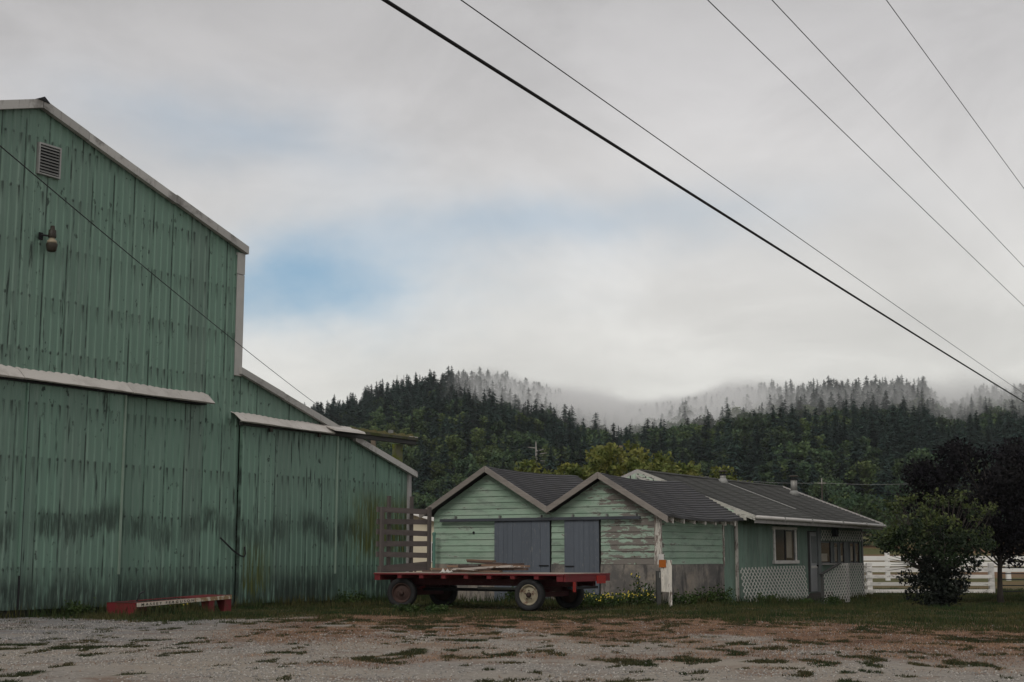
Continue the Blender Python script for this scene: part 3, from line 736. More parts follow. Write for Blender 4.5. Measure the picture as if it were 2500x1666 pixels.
# track canopy over the big doors: bent sheets with scalloped top edge
def canopy(x0, x1, z0, z1, drop=0.22, out=0.34, y=-0.04, sag=0.0, name="track_canopy", label=None):
    n = max(2, int((x1 - x0) / 0.0533)); vs = []; fs = []
    for i in range(n + 1):
        x = x0 + (x1 - x0) * i / n; z = z0 + (z1 - z0) * i / n
        sc = 0.030 * abs(math.sin(math.pi * x / PIT)) + 0.012 * math.sin(x * 3.1)
        wob = 0.012 * math.sin(x * 2.3) + 0.006 * math.sin(x * 9.7)
        row = [(x, y + 0.02, z + 0.02 + sc), (x, y - out * 0.30, z - 0.010), (x, y - out + wob, z - drop + wob * 0.6), (x, y - out + 0.05, z - drop - 0.015)]
        vs += row + [(p[0], p[1] + 0.006, p[2] - 0.012) for p in row]
    for i in range(n):
        a = i * 8; b = a + 8
        for j in range(3):
            fs.append((a + j, b + j, b + j + 1, a + j + 1)); fs.append((a + 4 + j, a + 5 + j, b + 5 + j, b + 4 + j))
        fs += [(a, a + 4, b + 4, b), (a + 3, b + 3, b + 7, a + 7)]
    for a in (0, n * 8):
        fs += [(a, a + 1, a + 5, a + 4), (a + 1, a + 2, a + 6, a + 5), (a + 2, a + 3, a + 7, a + 6)]
    m_ = MB(); m_.add(vs, fs); return m_.build(name, MAT['canopy'], barn, label)
canopy(-3.95, -1.28, 5.20, 5.20)
canopy(-7.00, -3.97, 5.215, 5.205)
canopy(-10.2, -7.02, 5.20, 5.21)
canopy(-13.2, -10.22, 5.21, 5.20)
MB().box(-13.2, -1.4, -0.22, -0.05, 4.93, 5.03).build("door_track", MAT['iron'], barn)
# ---- lean-to wall
k = 0
while k * PW < 7.30:
    x0, x1 = max(k * PW, 0.0), min((k + 1) * PW, 7.32)
    zb = 4.55 if x1 < 3.84 else 0.10
    corr(x0, x1, zb, lean_top, 0.015 if k % 2 else 0.019).build("metal_panel", MAT['lean'], barn); k += 1
box("corner_board", MAT['greytrim'], barn, 7.32, 7.45, -0.06, 0.06, 0.02, lean_top(7.4) - 0.03)
box("lean_to_wall", MAT['lean'], barn, 7.38, 7.44, 0.07, 14.0, 0.05, lean_top(7.4) - 0.05)
box("sill", MAT['beam'], barn, 0.0, 7.32, 0.035, 0.15, -0.05, 0.14)
slide_door(0.02, 3.86, 0.10, 4.64, -0.10, 'lean', None, 'edgegreen')
zl = lambda x: lean_top(x) + 0.085
for a, b, off in ((-0.12, 1.55, 0.0), (1.56, 4.2, -0.010), (4.62, 7.62, 0.0)):
    rake(a, zl(a) + off, b, zl(b) + off, 0.17, -0.16, -0.05, 'trimdirty')
canopy(-0.34, 2.02, 4.84, 4.80, 0.21, 0.36)
canopy(2.03, 3.42, 4.80, 4.79, 0.21, 0.36)
MB().prism([(-0.50, 4.64), (-0.46, 4.70), (0.05, 4.865), (0.05, 4.845)], lambda u, v, w: (w, u, v), 3.25, 4.62).build("loose_sheet", MAT['canopy'], barn, "bent pale sheet lifting off the door track")
MB().box(-0.05, 7.46, -0.20, -0.05, 4.545, 4.66).build("track_beam", MAT['beam'], barn)
MB().box(3.4, 7.47, -0.26, 0.12, 4.665, 4.745).build("track_board", MAT['mossbeam'], barn)
rnd_ = random.Random(4)
mm = MB()
N = 60
for i in range(N + 1):
    x = 4.4 + (7.40 - 4.4) * i / N
    h = (0.05 + 0.08 * rnd_.random() * (0.4 + 0.6 * math.sin(i * 0.35) ** 2)) * (0.25 if i in (0, N) else 1)
    mm.v += [(x, -0.24, 4.745), (x, -0.15 + 0.03 * rnd_.random(), 4.745 + h), (x, 0.02, 4.745 + h * 0.9), (x, 0.11, 4.745)]
for i in range(N):
    a = i * 4
    for j in range(3): mm.f.append((a + j, a + j + 1, a + j + 5, a + j + 4))
mm.build("moss_bed", MAT['moss'], barn, "ragged bed of moss on the door track board")
box("track_post", MAT['mosspost'], barn, 6.90, 7.20, 0.10, 0.26, 3.62, 4.545, "short post green with moss holding the track end")
MB().box(7.10, 7.52, -0.22, -0.02, 4.75, 4.775).build("loose_scrap", MAT['canopy'], barn)
MB().box(6.25, 6.37, -0.16, -0.06, 4.80, 4.90).build("bracket", MAT['galv'], barn)
for x in (0.95, 2.92):
    MB().box(x, x + 0.10, -0.22, -0.165, 4.45, 4.57).build("door_hanger", MAT['lampbrown'], barn)
# hasp between barn and lean-to door
MB().tube([(-0.62, -0.06, 1.72), (-0.50, -0.12, 1.60), (-0.25, -0.17, 1.40), (-0.02, -0.19, 1.28), (0.12, -0.19, 1.25), (0.16, -0.19, 1.33), (0.16, -0.16, 1.50)], 0.022, 6).build("door_hasp", MAT['iron'], barn)

# ---- yard light on the barn wall
lx, lz = -6.36, 8.14
lamp = empty("barn_light", (*to_world(BARN, lx, -0.05), lz - 0.28), PHI, "old brown barn light with a cream band, high on the green wall", "light")
lamp.scale = (0.85, 0.85, 0.92)
lm = MB(); lm.smooth = True
lm.lathe([(0.0, 0.62), (0.055, 0.615), (0.06, 0.53), (0.095, 0.51), (0.105, 0.34), (0.10, 0.33), (0.0, 0.33)], 16, 'z', (0, -0.20, 0)); lm.build("cap", MAT['lampbrown'], lamp)
lm = MB(); lm.smooth = True
lm.lathe([(0.07, 0.33), (0.085, 0.27), (0.12, 0.26), (0.125, 0.20), (0.10, 0.19)], 16, 'z', (0, -0.20, 0)); lm.build("band", MAT['lampcream'], lamp)
lm = MB(); lm.smooth = True
lm.lathe([(0.10, 0.20), (0.145, 0.185), (0.150, 0.16), (0.12, 0.02), (0.09, -0.01), (0.0, -0.015)], 16, 'z', (0, -0.20, 0)); lm.build("shade", MAT['lampbrown'], lamp)
MB().tube([(-0.22, -0.01, 0.36), (-0.20, -0.10, 0.37), (0, -0.20, 0.36)], 0.025, 6).build("bracket_arm", MAT['iron'], lamp)
MB().box(-0.27, -0.15, -0.03, 0.0, 0.26, 0.44).build("wall_plate", MAT['iron'], lamp)
# ------------------------------------------------------------------ the double-gabled shed
SHED = (3.89, 37.82)
shed = empty("double_gable_shed", (SHED[0], SHED[1], 0), PHI, "low green wooden shed with two gables and flaking paint on a block base", "shed")
YR, YV, YL, YE = 1.66, 3.25, 5.27, 7.22       # ridge right, valley, ridge left, left wall
ZR, ZL, ZV = 3.36, 3.64, 2.45                  # wall apex right/left, valley
def gable_z(y):
    if y <= YR: return ZR - 0.60 * (YR - y)
    if y <= YV: return ZR - (ZR - ZV) / (YV - YR) * (y - YR)
    if y <= YL: return ZL - (ZL - ZV) / (YL - YV) * (YL - y)
    return ZL - 0.575 * (y - YL)
def span(z, right):                            # y-range of the gable at height z
    if right:
        lo = max(0.0, YR - (ZR - z) / 0.60); hi = min(YV + 0.02, YR + (ZR - z) * (YV - YR) / (ZR - ZV))
    else:
        lo = max(YV + 0.03, YL - (ZL - z) * (YL - YV) / (ZL - ZV)); hi = min(YE, YL + (ZL - z) / 0.575)
    return lo, hi
SH = shed
LIFT = 0.172; Z0 = 1.055
SIDE_TOP = 2.36
# core behind the cladding
core = [(0.0, -0.1), (0.0, gable_z(0) - 0.06), (YR, ZR - 0.06), (YV, ZV - 0.06), (YL, ZL - 0.06), (YE, gable_z(YE) - 0.06), (YE, -0.1)]
MB().prism([(y, z) for y, z in core], lambda u, v, w: (w, u, v), 0.03, 0.12).build("wall_frame", MAT['beam'], SH)
box("wall_frame", MAT['beam'], SH, 0.13, 4.12, 0.03, 0.12, -0.1, gable_z(0.03) - 0.06)
box("side_wall", MAT['siding'], SH, 0.13, 4.9, YE - 0.1, YE, -0.1, gable_z(YE) - 0.08)
box("rear_wall", MAT['siding'], SH, 4.80, 4.90, 0.13, YE - 0.11, -0.1, 2.3)
def board(y0b, y1b, y0t, y1t, z0, z1):
    """one lap board of the front, lower edge proud"""
    vs = [(-0.028, y0b, z0), (-0.028, y1b, z0), (-0.006, y1t, z1), (-0.006, y0t, z1), (0.028, y0b, z0), (0.028, y1b, z0), (0.028, y1t, z1), (0.028, y0t, z1)]
    MB().add(vs, [(0, 1, 2, 3), (7, 6, 5, 4), (0, 4, 5, 1), (1, 5, 6, 2), (2, 6, 7, 3), (3, 7, 4, 0)]).build("siding_board", MAT['siding'], SH)
rb = random.Random(3)
i = 0
D1 = (3.28, 5.10); D2 = (1.74, 2.84)
while True:
    z0 = Z0 + i * LIFT; z1 = z0 + LIFT - 0.004
    if z0 > ZL - 0.05: break
    segs = []
    for right in (True, False):
        a0, b0 = span(z0, right); a1, b1 = span(min(z1, (ZR if right else ZL) - 0.005), right)
        if b0 - a0 < 0.08: continue
        ztop = min(z1, (ZR if right else ZL) - 0.005)
        if z1 < 2.26:
            cutl = [(0.0, D2[0]), (D2[1], D1[0])] if right else [(D1[1], YE)]
            for p, q in cutl: segs.append((p, q, p, q, z0, z1))
        else:
            segs.append((a0, b0, a1, b1, z0, ztop))
    for s_ in segs:
        board(s_[0] + 0.002, s_[1] - 0.002, s_[2] + 0.002, s_[3] - 0.002, s_[4], s_[5])
    i += 1
# side wall boards
i = 0
while Z0 + i * LIFT < SIDE_TOP - 0.05:
    z0 = Z0 + i * LIFT; z1 = min(z0 + LIFT - 0.004, SIDE_TOP)
    vs = [(0.02, -0.028, z0), (4.10, -0.028, z0), (4.10, -0.006, z1), (0.02, -0.006, z1), (0.02, 0.028, z0), (4.10, 0.028, z0), (4.10, 0.028, z1), (0.02, 0.028, z1)]
    MB().add(vs, [(0, 1, 2, 3), (7, 6, 5, 4), (0, 4, 5, 1), (1, 5, 6, 2), (2, 6, 7, 3), (3, 7, 4, 0)]).build("siding_board", MAT['siding'], SH)
    i += 1
# concrete block base, each block its own piece on a mortar backing
blk_f = MB().box(-0.055, 0.02, 0, 0.3975, 0, 0.2005).mesh("block", MAT['block'])
blk_s = MB().box(0, 0.3975, -0.055, 0.02, 0, 0.2005).mesh("block", MAT['block'])
def blocks_front(y0, y1):
    box("mortar_bed", MAT['mortar'], SH, -0.0515, 0.024, y0, y1, -0.2, 1.0)
    for c in range(6):
        y = y0 - (0.2 if c % 2 else 0.0)
        while y < y1 - 0.03:
            a = max(y, y0); b = min(y + 0.399, y1)
            if b - a > 0.05:
                o = link("block", blk_f, SH, (rb.uniform(-0.002, 0.002), a, -0.16 + c * 0.2015)); o.scale = (1, (b - a) / 0.3975, 1)
            y += 0.40
def blocks_side(x0, x1):
    box("mortar_bed", MAT['mortar'], SH, x0, x1, -0.0515, 0.024, -0.2, 1.0)
    for c in range(6):
        x = x0 - (0.2 if c % 2 else 0.0)
        while x < x1 - 0.03:
            a = max(x, x0); b = min(x + 0.399, x1)
            if b - a > 0.05:
                o = link("block", blk_s, SH, (a, rb.uniform(-0.002, 0.002), -0.16 + c * 0.2015)); o.scale = ((b - a) / 0.3975, 1, 1)
            x += 0.40
blocks_front(0.0, D2[0]); blocks_front(D2[1], D1[0]); blocks_front(D1[1], YE)
blocks_side(0.03, 4.10)
# doors of vertical boards on a hanging rail
def shed_door(y0, y1, z1, widths):
    dr = box("sliding_door", MAT['iron'], SH, -0.075, -0.05, y0, y1, 0.05, z1)
    y = y1
    for w in widths:
        a = max(y - w, y0)
        MB().box(-0.10 - rb.uniform(0, 0.006), -0.075, a + 0.003, y - 0.003, 0.03 + rb.uniform(0, 0.03), z1 + rb.uniform(-0.01, 0.02)).build("door_board", MAT['shed_door'], dr)
        y = a
    return dr
dA = shed_door(D1[0] + 0.01, D1[1] - 0.01, 2.235, [0.15] * 4 + [0.30, 0.32, 0.28, 0.40])
dB = shed_door(D2[0] + 0.02, D2[1] - 0.01, 2.24, [0.30, 0.16, 0.15, 0.16, 0.15, 0.2])
box("latch", MAT['iron'], dA, -0.125, -0.105, 3.32, 3.62, 1.00, 1.03)
box("latch", MAT['iron'], dB, -0.125, -0.105, 2.52, 2.80, 0.985, 1.015)
MB().box(-0.16, -0.10, 0.50, 6.92, 2.245, 2.325).build("door_rail", MAT['rail'], SH)
for y in (0.62, 1.5, 2.55, 3.55, 4.9, 6.4):
    MB().box(-0.135, -0.03, y, y + 0.03, 2.326, 2.40).build("rail_bracket", MAT['galv'], SH)
MB().lathe([(0.0, 0), (0.04, 0.0), (0.04, -0.012), (0.0, -0.012)], 12, 'x', (-0.022, 5.83, 1.93)).build("knot_hole", MAT['dark'], SH)
MB().box(-0.034, -0.005, YV + 0.01, YV + 0.03, 2.25, 2.47).build("seam_batten", MAT['siding'], SH)
# corner boards
MB().box(-0.055, 0.03, -0.055, 0.13, 1.02, 2.36).build("corner_board", MAT['cornerpost'], SH)
MB().box(4.105, 4.18, -0.05, 0.03, 0.98, 2.36).build("corner_board", MAT['cornerpost'], SH)
# link wall between shed and house
for j in range(4):
    MB().box(4.20 + j * 0.2, 4.395 + j * 0.2, 0.0, 0.03, -0.25, 2.45).build("wall_board", MAT['housewall'], SH)
# shingled roof slopes: one stepped sheet per slope
def slope(name, y_top, z_top, y_bot, z_bot, x0, x1, mat, parent, n=16, t=0.022, sag=0.0):
    t *= 1.6
    prof = []
    for i in range(n):
        a = i / n; b = (i + 1) / n
        ya, za = y_top + (y_bot - y_top) * a, z_top + (z_bot - z_top) * a
        yb, zb = y_top + (y_bot - y_top) * b, z_top + (z_bot - z_top) * b
        prof += [(ya, za + 0.004), (yb, zb + t)]
    nx = 14; vs = []; fs = []; m_ = len(prof)
    for k in range(nx + 1):
        x = x0 + (x1 - x0) * k / nx
        sg = -sag * math.sin(math.pi * k / nx) + 0.006 * math.sin(k * 2.1)
        jag = 0.012 * math.sin(k * 4.7)
        vs += [(x, y + (jag if q == m_ - 1 else 0), z + sg) for q, (y, z) in enumerate(prof)]
        vs += [(x, y_bot, z_bot - 0.035 + sg), (x, y_top, z_top - 0.05 + sg)]
    w = m_ + 2
    for k in range(nx):
        for q in range(w):
            q2 = (q + 1) % w
            fs.append((k * w + q, k * w + q2, (k + 1) * w + q2, (k + 1) * w + q))
    fs += [tuple(range(w)), tuple(nx * w + q for q in range(w))[::-1]]
    return MB().add(vs, fs).build(name, MAT[mat], parent)
OV = 0.14
slope("roof_slope", YR, ZR + OV, -0.36, 2.335, -0.30, 4.88, 'shingle', SH, 17, 0.024, 0.08)
slope("roof_slope", YR, ZR + OV, YV - 0.03, ZV + OV, -0.30, 4.88, 'shingle', SH, 14, 0.024, 0.08)
slope("roof_slope", YL, ZL + OV, YV + 0.03, ZV + OV, -0.30, 4.95, 'shingle', SH, 17, 0.024, 0.08)
slope("roof_slope", YL, ZL + OV, 7.50, 2.46, -0.30, 4.95, 'shingle', SH, 17, 0.024, 0.05)
MB().box(-0.28, 4.9, YV - 0.05, YV + 0.05, ZV + 0.10, ZV + 0.13).build("valley_flashing", MAT['flashing'], SH)
# fascia boards on both gables
def fascia(y0, z0, y1, z1, h=0.17, x0=-0.345, x1=-0.305, mat='fascia'):
    """parallel to the slope, upper edge on the line y0,z0 - y1,z1, plumb-cut ends"""
    MB().prism([(y0, z0), (y1, z1), (y1, z1 - h), (y0, z0 - h)], lambda u, v, w: (w, u, v), x0, x1).build("fascia_board", MAT[mat], SH)
zt = OV + 0.012
fascia(YR - 0.004, ZR + zt, -0.40, ZR + zt - 0.60 * (YR + 0.40) + 0.02, 0.17)
fascia(YR + 0.004, ZR + zt, YV - 0.002, ZV + zt + 0.01, 0.17)
fascia(YL - 0.004, ZL + zt, YV + 0.002, ZV + zt + 0.01, 0.17)
fascia(YL + 0.004, ZL + zt, 7.52, ZL + zt - 0.575 * (7.52 - YL), 0.165)
# rafter tails under the right eave
for k in range(7):
    x = 0.10 + k * 0.70
    MB().prism([(-0.345, 2.125), (-0.345, 2.27), (0.0, 2.45), (0.0, 2.22)], lambda u, v, w: (w, u, v), x, x + 0.045).build("rafter_tail", MAT['cornerpost'], SH)
# ------------------------------------------------------------------ the long green house beyond the shed
HOUSE = (6.54, 42.08)
HZ = -0.26
house = empty("green_house", (HOUSE[0], HOUSE[1], HZ), PHI, "long low green boarded house with grey shingle roof and white lattice", "house")
H_ = house
def hb(name, mat, x0, x1, y0, y1, z0, z1, parent=None, label=None):   # heights given above the yard datum
    return box(name, MAT[mat], parent or H_, x0, x1, y0, y1, z0 - HZ, z1 - HZ, label)
hb("wall_frame", 'beam', 0.03, 11.62, 0.04, 0.12, -0.3, 2.40)
# boards of the long wall, cut round the openings
openings = [(3.05, 4.90, 1.10, 2.12), (6.30, 6.95, 0.10, 2.10), (7.24, 11.35, 1.03, 1.78)]
x = 0.05
while x < 11.6:
    x1 = min(x + 0.30, 11.62)
    zs = [(-0.28, 2.42)]
    for a, b, c, d_ in openings:
        if x1 > a + 0.03 and x < b - 0.03:
            nz = []
            for p, q in zs:
                if c > p + 0.02: nz.append((p, min(q, c)))
                if d_ < q - 0.02: nz.append((max(p, d_), q))
            zs = nz
    for p, q in zs:
        hb("wall_board", 'housewall', x + 0.004, x1 - 0.004, 0.0 - 0.003 * ((int(x * 10)) % 3), 0.035, p, q)
    x = x1
RY, EY_, RZ, EZ = 3.20, -0.62, 3.86, 2.40
SLH = (RZ - EZ) / (RY - EY_)
# front gable above the shed, vertical boards with battens
zf = lambda y: RZ - 0.06 - SLH * abs(RY - y)
y = 0.02
while y < 6.38:
    y1 = min(y + 0.26, 6.38)
    MB().prism([(y + 0.003, -0.3 - HZ), (y1 - 0.003, -0.3 - HZ), (y1 - 0.003, zf(y1) - HZ), (max(min(RY, y1 - 0.02), y + 0.02), max(zf(y), zf(y1), zf(max(min(RY, y1), y))) - HZ), (y + 0.003, zf(y) - HZ)], lambda u, v, w: (w, u, v), 0.0, 0.03).build("gable_board", MAT['gablegreen'], H_)
    if y > 0.1: MB().box(-0.015, 0.0, y - 0.02, y + 0.02, 2.2 - HZ, zf(y) - HZ).build("batten", MAT['beam'], H_)
    y = y1
hb("rear_wall", 'housewall', 11.63, 11.70, 0.04, 6.38, -0.3, 2.40)
hb("far_wall", 'housewall', 0.04, 11.62, 6.30, 6.38, -0.3, 2.40)
MB().prism([(0.04, 2.4 - HZ), (6.38, 2.4 - HZ), (RY, RZ - 0.1 - HZ)], lambda u, v, w: (w, u, v), 11.63, 11.70).build("gable_wall", MAT['housewall'], H_)
def hslope(y_bot, z_bot, x0, x1, label=None):
    o = slope("roof_slope", RY, RZ - HZ, y_bot, z_bot - HZ, x0, x1, 'shingle_house', H_, 27, 0.020, 0.025)
    if label: o["label"] = label
hslope(EY_, EZ, 0.08, 6.16); hslope(EY_, EZ, 6.18, 12.32)
hslope(2 * RY - EY_, EZ, 0.08, 6.16); hslope(2 * RY - EY_, EZ, 6.18, 12.32)
# pale flashing strip down the roof joint, ridge roll
def on_roof(y, up=0.03): return EZ + SLH * (y - EY_) + up - HZ
MB().bar((6.17, RY - 0.05, on_roof(RY - 0.05)), (6.17, 0.4, on_roof(0.4)), 0.09, 0.02).build("roof_flashing", MAT['flashing'], H_)
MB().tube([(0.1, RY, RZ - HZ + 0.02), (12.3, RY, RZ - HZ + 0.015)], 0.045, 6).build("ridge_roll", MAT['shingle_house'], H_)
# rake boards at both ends
def hrake(x0, x1, ya, za, yb, zb, h, mat):
    MB().prism([(ya, za - HZ), (yb, zb - HZ), (yb, zb - h - HZ), (ya, za - h - HZ)], lambda u, v, w: (w, u, v), x0, x1).build("rake_board", MAT[mat], H_)
hrake(0.02, 0.075, RY, RZ + 0.05, EY_, EZ + 0.05, 0.15, 'fascia_white')
hrake(0.02, 0.075, RY + 0.004, RZ + 0.05, 2 * RY - EY_, EZ + 0.05, 0.15, 'greytrim')
hrake(-0.03, 0.015, RY, RZ - 0.10, EY_ + 0.25, EZ + 0.0, 0.10, 'fascia_white')
hrake(12.325, 12.37, RY, RZ + 0.06, EY_, EZ + 0.06, 0.13, 'greytrim')
hrake(12.325, 12.37, RY + 0.004, RZ + 0.06, 2 * RY - EY_, EZ + 0.06, 0.13, 'greytrim')
hb("soffit", 'beam', 0.1, 12.3, EY_ + 0.02, 0.0, 2.36, 2.385)
gt = MB(); gt.smooth = True
gt.tube([(0.06, EY_ - 0.05, 2.395 - HZ), (4, EY_ - 0.05, 2.385 - HZ), (8, EY_ - 0.05, 2.375 - HZ), (12.38, EY_ - 0.05, 2.36 - HZ)], 0.055, 8); gt.build("gutter", MAT['gutter'], H_)
for x in (2.2, 4.6, 7.6, 10.1):
    hb("gutter_strap", 'galv', x, x + 0.04, EY_ - 0.115, EY_ + 0.02, 2.32, 2.445)
hb("fascia_board", 'greytrim', 0.08, 12.3, EY_ + 0.012, EY_ + 0.04, 2.23, 2.37)
# corner boards
hb("corner_board", 'cornerpost', -0.03, 0.13, -0.04, 0.0, -0.28, 2.34)
hb("corner_board", 'porchgrey', 11.60, 11.72, -0.04, 0.03, -0.28, 2.34)
# window with frame, sill and sliding panes
win = hb("window", 'beam', 3.06, 4.89, 0.02, 0.04, 1.11, 2.11)
hb("frame", 'whitewood', 2.99, 3.10, -0.045, 0.01, 1.14, 2.10, win); hb("frame", 'whitewood', 4.85, 4.96, -0.045, 0.01, 1.14, 2.10, win)
hb("frame", 'whitewood', 2.93, 5.02, -0.05, 0.01, 2.10, 2.19, win); hb("sill", 'whitewood', 2.90, 5.05, -0.085, 0.01, 1.04, 1.14, win)
hb("pane", 'glass', 3.10, 4.02, 0.004, 0.012, 1.14, 2.10, win); hb("pane", 'glass', 4.05, 4.85, -0.006, 0.002, 1.14, 2.10, win)
hb("curtain", 'curtain', 4.12, 4.60, -0.008, -0.0065, 1.22, 2.05, win, "faded yellowish curtain behind the right pane")
hb("sash_bar", 'iron', 4.00, 4.06, -0.012, 0.003, 1.14, 2.10, win)
# door
door = hb("door", 'doorgrey', 6.33, 6.92, 0.0, 0.03, 0.12, 2.06)
hb("glazing", 'porchgrey', 6.41, 6.86, -0.012, -0.001, 1.05, 1.93, door); hb("door_rail", 'whitewood', 6.34, 6.91, -0.014, -0.001, 0.88, 0.96, door)
hb("door_frame", 'porchgrey', 6.94, 7.20, -0.06, 0.03, 0.05, 2.20, door); hb("handle", 'iron', 6.86, 6.91, -0.06, -0.002, 0.93, 0.99, door)
hb("number_plate", 'flashing', 6.50, 6.56, -0.02, -0.0125, 1.75, 1.83, door)
# porch glazing
pg = hb("porch_window", 'porchgrey', 7.25, 11.34, 0.012, 0.035, 1.04, 1.77)
for a, b in ((7.30, 8.22), (9.30, 9.60), (8.66, 9.02), (10.34, 10.70), (10.90, 11.28)):
    hb("pane", 'glass', a, b, 0.0, 0.010, 1.08, 1.72, pg)
for a in (7.24, 8.23, 8.60, 9.04, 9.24, 9.62, 10.28, 10.72, 10.84, 11.29):
    hb("mullion", 'iron' if a in (8.23, 9.62, 10.72, 11.29) else 'porchgrey', a, a + 0.05, -0.02, 0.010, 1.05, 1.76, pg)
for a, b, z0, z1 in ((7.36, 7.95, 1.10, 1.36), (9.34, 9.52, 1.10, 1.30), (8.70, 8.92, 1.10, 1.6), (10.40, 10.62, 1.12, 1.62), (10.95, 11.12, 1.10, 1.36)):
    hb("curtain", 'curtain', a, b, -0.003, -0.001, z0, z1, pg)
hb("porch_sill", 'greytrim', 7.20, 11.45, -0.09, 0.0, 0.985, 1.035)
hb("hanging_basket", 'dark', 8.02, 8.26, -0.32, -0.16, 1.93, 2.22)
# lattice: diagonal strips clipped to an outline
def clip_seg(p, q, poly):
    t0, t1 = 0.0, 1.0; dx_, dz_ = q[0] - p[0], q[1] - p[1]
    for i in range(len(poly)):
        a = poly[i]; b = poly[(i + 1) % len(poly)]
        ex, ez = b[0] - a[0], b[1] - a[1]; nx, nz = -ez, ex
        den_ = nx * dx_ + nz * dz_; num = nx * (p[0] - a[0]) + nz * (p[1] - a[1])
        if abs(den_) < 1e-9:
            if num < 0: return None
        else:
            t = -num / den_
            if den_ > 0: t0 = max(t0, t)
            else: t1 = min(t1, t)
    if t1 - t0 < 1e-3: return None
    return (p[0] + dx_ * t0, p[1] + dz_ * t0), (p[0] + dx_ * t1, p[1] + dz_ * t1)
def lattice(poly, yf, label, px=0.26, pz=0.185, w=0.030):
    xs_ = [p[0] for p in poly]; zs_ = [p[1] for p in poly]
    x0, x1, z0, z1 = min(xs_), max(xs_), min(zs_), max(zs_)
    m_ = MB(); hgt = z1 - z0; run = hgt * px / pz
    for sgn, dy in ((1, 0.0), (-1, -0.009)):
        n0 = int((x1 - x0 + run) / px) + 2
        for k in range(n0):
            xs0 = x0 - run + k * px if sgn > 0 else x0 + k * px
            seg = clip_seg((xs0, z0), (xs0 + sgn * run, z1), poly)
            if seg and math.hypot(seg[0][0] - seg[1][0], seg[0][1] - seg[1][1]) > 0.03:
                (a, b), (c, d_) = seg
                m_.bar((a, yf(a, b) + dy, b - HZ), (c, yf(c, d_) + dy, d_ - HZ), 0.008, w, up=(0, 0, 1))
    o = m_.build("lattice_panel", MAT['lattice'], H_, label); o["kind"] = "stuff"; return o
lattice([(0.02, -0.05), (1.2, -0.20), (2.4, -0.26), (5.35, -0.02), (5.45, 0.97), (0.02, 0.93)], lambda x, z: -0.10 - 0.16 * (1 - (z + 0.2) / 1.2), "white lattice skirting panel under the window")
lattice([(5.60, -0.16), (8.30, -0.29), (8.33, 1.02), (7.40, 1.00), (5.62, 0.66)], lambda x, z: -0.62, "white lattice screen with a sloping top beside the ramp")
lattice([(8.35, -0.16), (11.66, -0.16), (11.70, 1.02), (8.35, 1.02)], lambda x, z: -0.13, "white lattice skirting panel below the porch windows")
lattice([(7.26, 1.80), (11.68, 1.80), (11.68, 2.17), (7.26, 2.15)], lambda x, z: -0.05, "white lattice frieze above the porch windows")
hb("lattice_post", 'beam', 5.56, 5.66, -0.66, -0.58, -0.3, 0.72); hb("lattice_post", 'greytrim', 8.28, 8.36, -0.60, -0.52, -0.3, 1.04)
MB().bar((5.50, -0.62, 0.69 - HZ), (7.42, -0.62, 1.05 - HZ), 0.10, 0.035).build("handrail", MAT['beam'], H_)
# ramp up to the door
rp = MB()
rp.prism([(5.3, -0.3 - HZ), (6.1, 0.08 - HZ), (7.0, 0.10 - HZ), (7.0, -0.3 - HZ)], lambda u, v, w: (u, w, v), -0.50, -0.02)
rp.build("ramp", MAT['ramp'], H_, "dark board ramp leading to the door")
MB().prism([(3.3, -0.30 - HZ), (5.28, -0.20 - HZ), (5.28, -0.32 - HZ), (3.3, -0.33 - HZ)], lambda u, v, w: (u, w, v), -0.9, -0.30).build("ramp", MAT['ramp'], H_)
# flues
def flue(x, y, zb, zt, r):
    f = MB(); f.smooth = True
    f.lathe([(r * 2.0, zb - 0.06), (r * 1.15, zb + 0.14), (r * 1.0, zb + 0.15)], 16, 'z', (x, y, -HZ))
    b_ = f.build("flue_flashing", MAT['flashing'], H_)
    f = MB(); f.smooth = True
    f.lathe([(r, zb + 0.05), (r, zt - 0.13), (0.0, zt - 0.13)], 16, 'z', (x, y, -HZ)); p_ = f.build("flue_pipe", MAT['flue'], H_)
    f = MB(); f.smooth = True
    f.lathe([(r * 1.25, zt - 0.16), (r * 1.35, zt - 0.13), (r * 0.9, zt - 0.12)], 16, 'z', (x, y, -HZ)); f.build("flue_collar", MAT['iron'], p_)
    for q in range(6):
        a = q * math.pi / 3
        MB().box(x + r * 1.05 * math.cos(a) - 0.008, x + r * 1.05 * math.cos(a) + 0.008, y + r * 1.05 * math.sin(a) - 0.008, y + r * 1.05 * math.sin(a) + 0.008, zt - 0.13 - HZ, zt - 0.05 - HZ).build("cap_strut", MAT['iron'], p_)
    f = MB(); f.smooth = True
    f.lathe([(r * 1.5, zt - 0.055), (r * 1.5, zt - 0.03), (r * 1.1, zt), (0, zt + 0.01)], 16, 'z', (x, y, -HZ)); f.build("flue_cap", MAT['lampbrown'], p_)
flue(6.02, 2.92, EZ + SLH * (2.92 - EY_), 4.17, 0.098)
flue(11.20, 2.32, EZ + SLH * (2.32 - EY_), 4.23, 0.118)
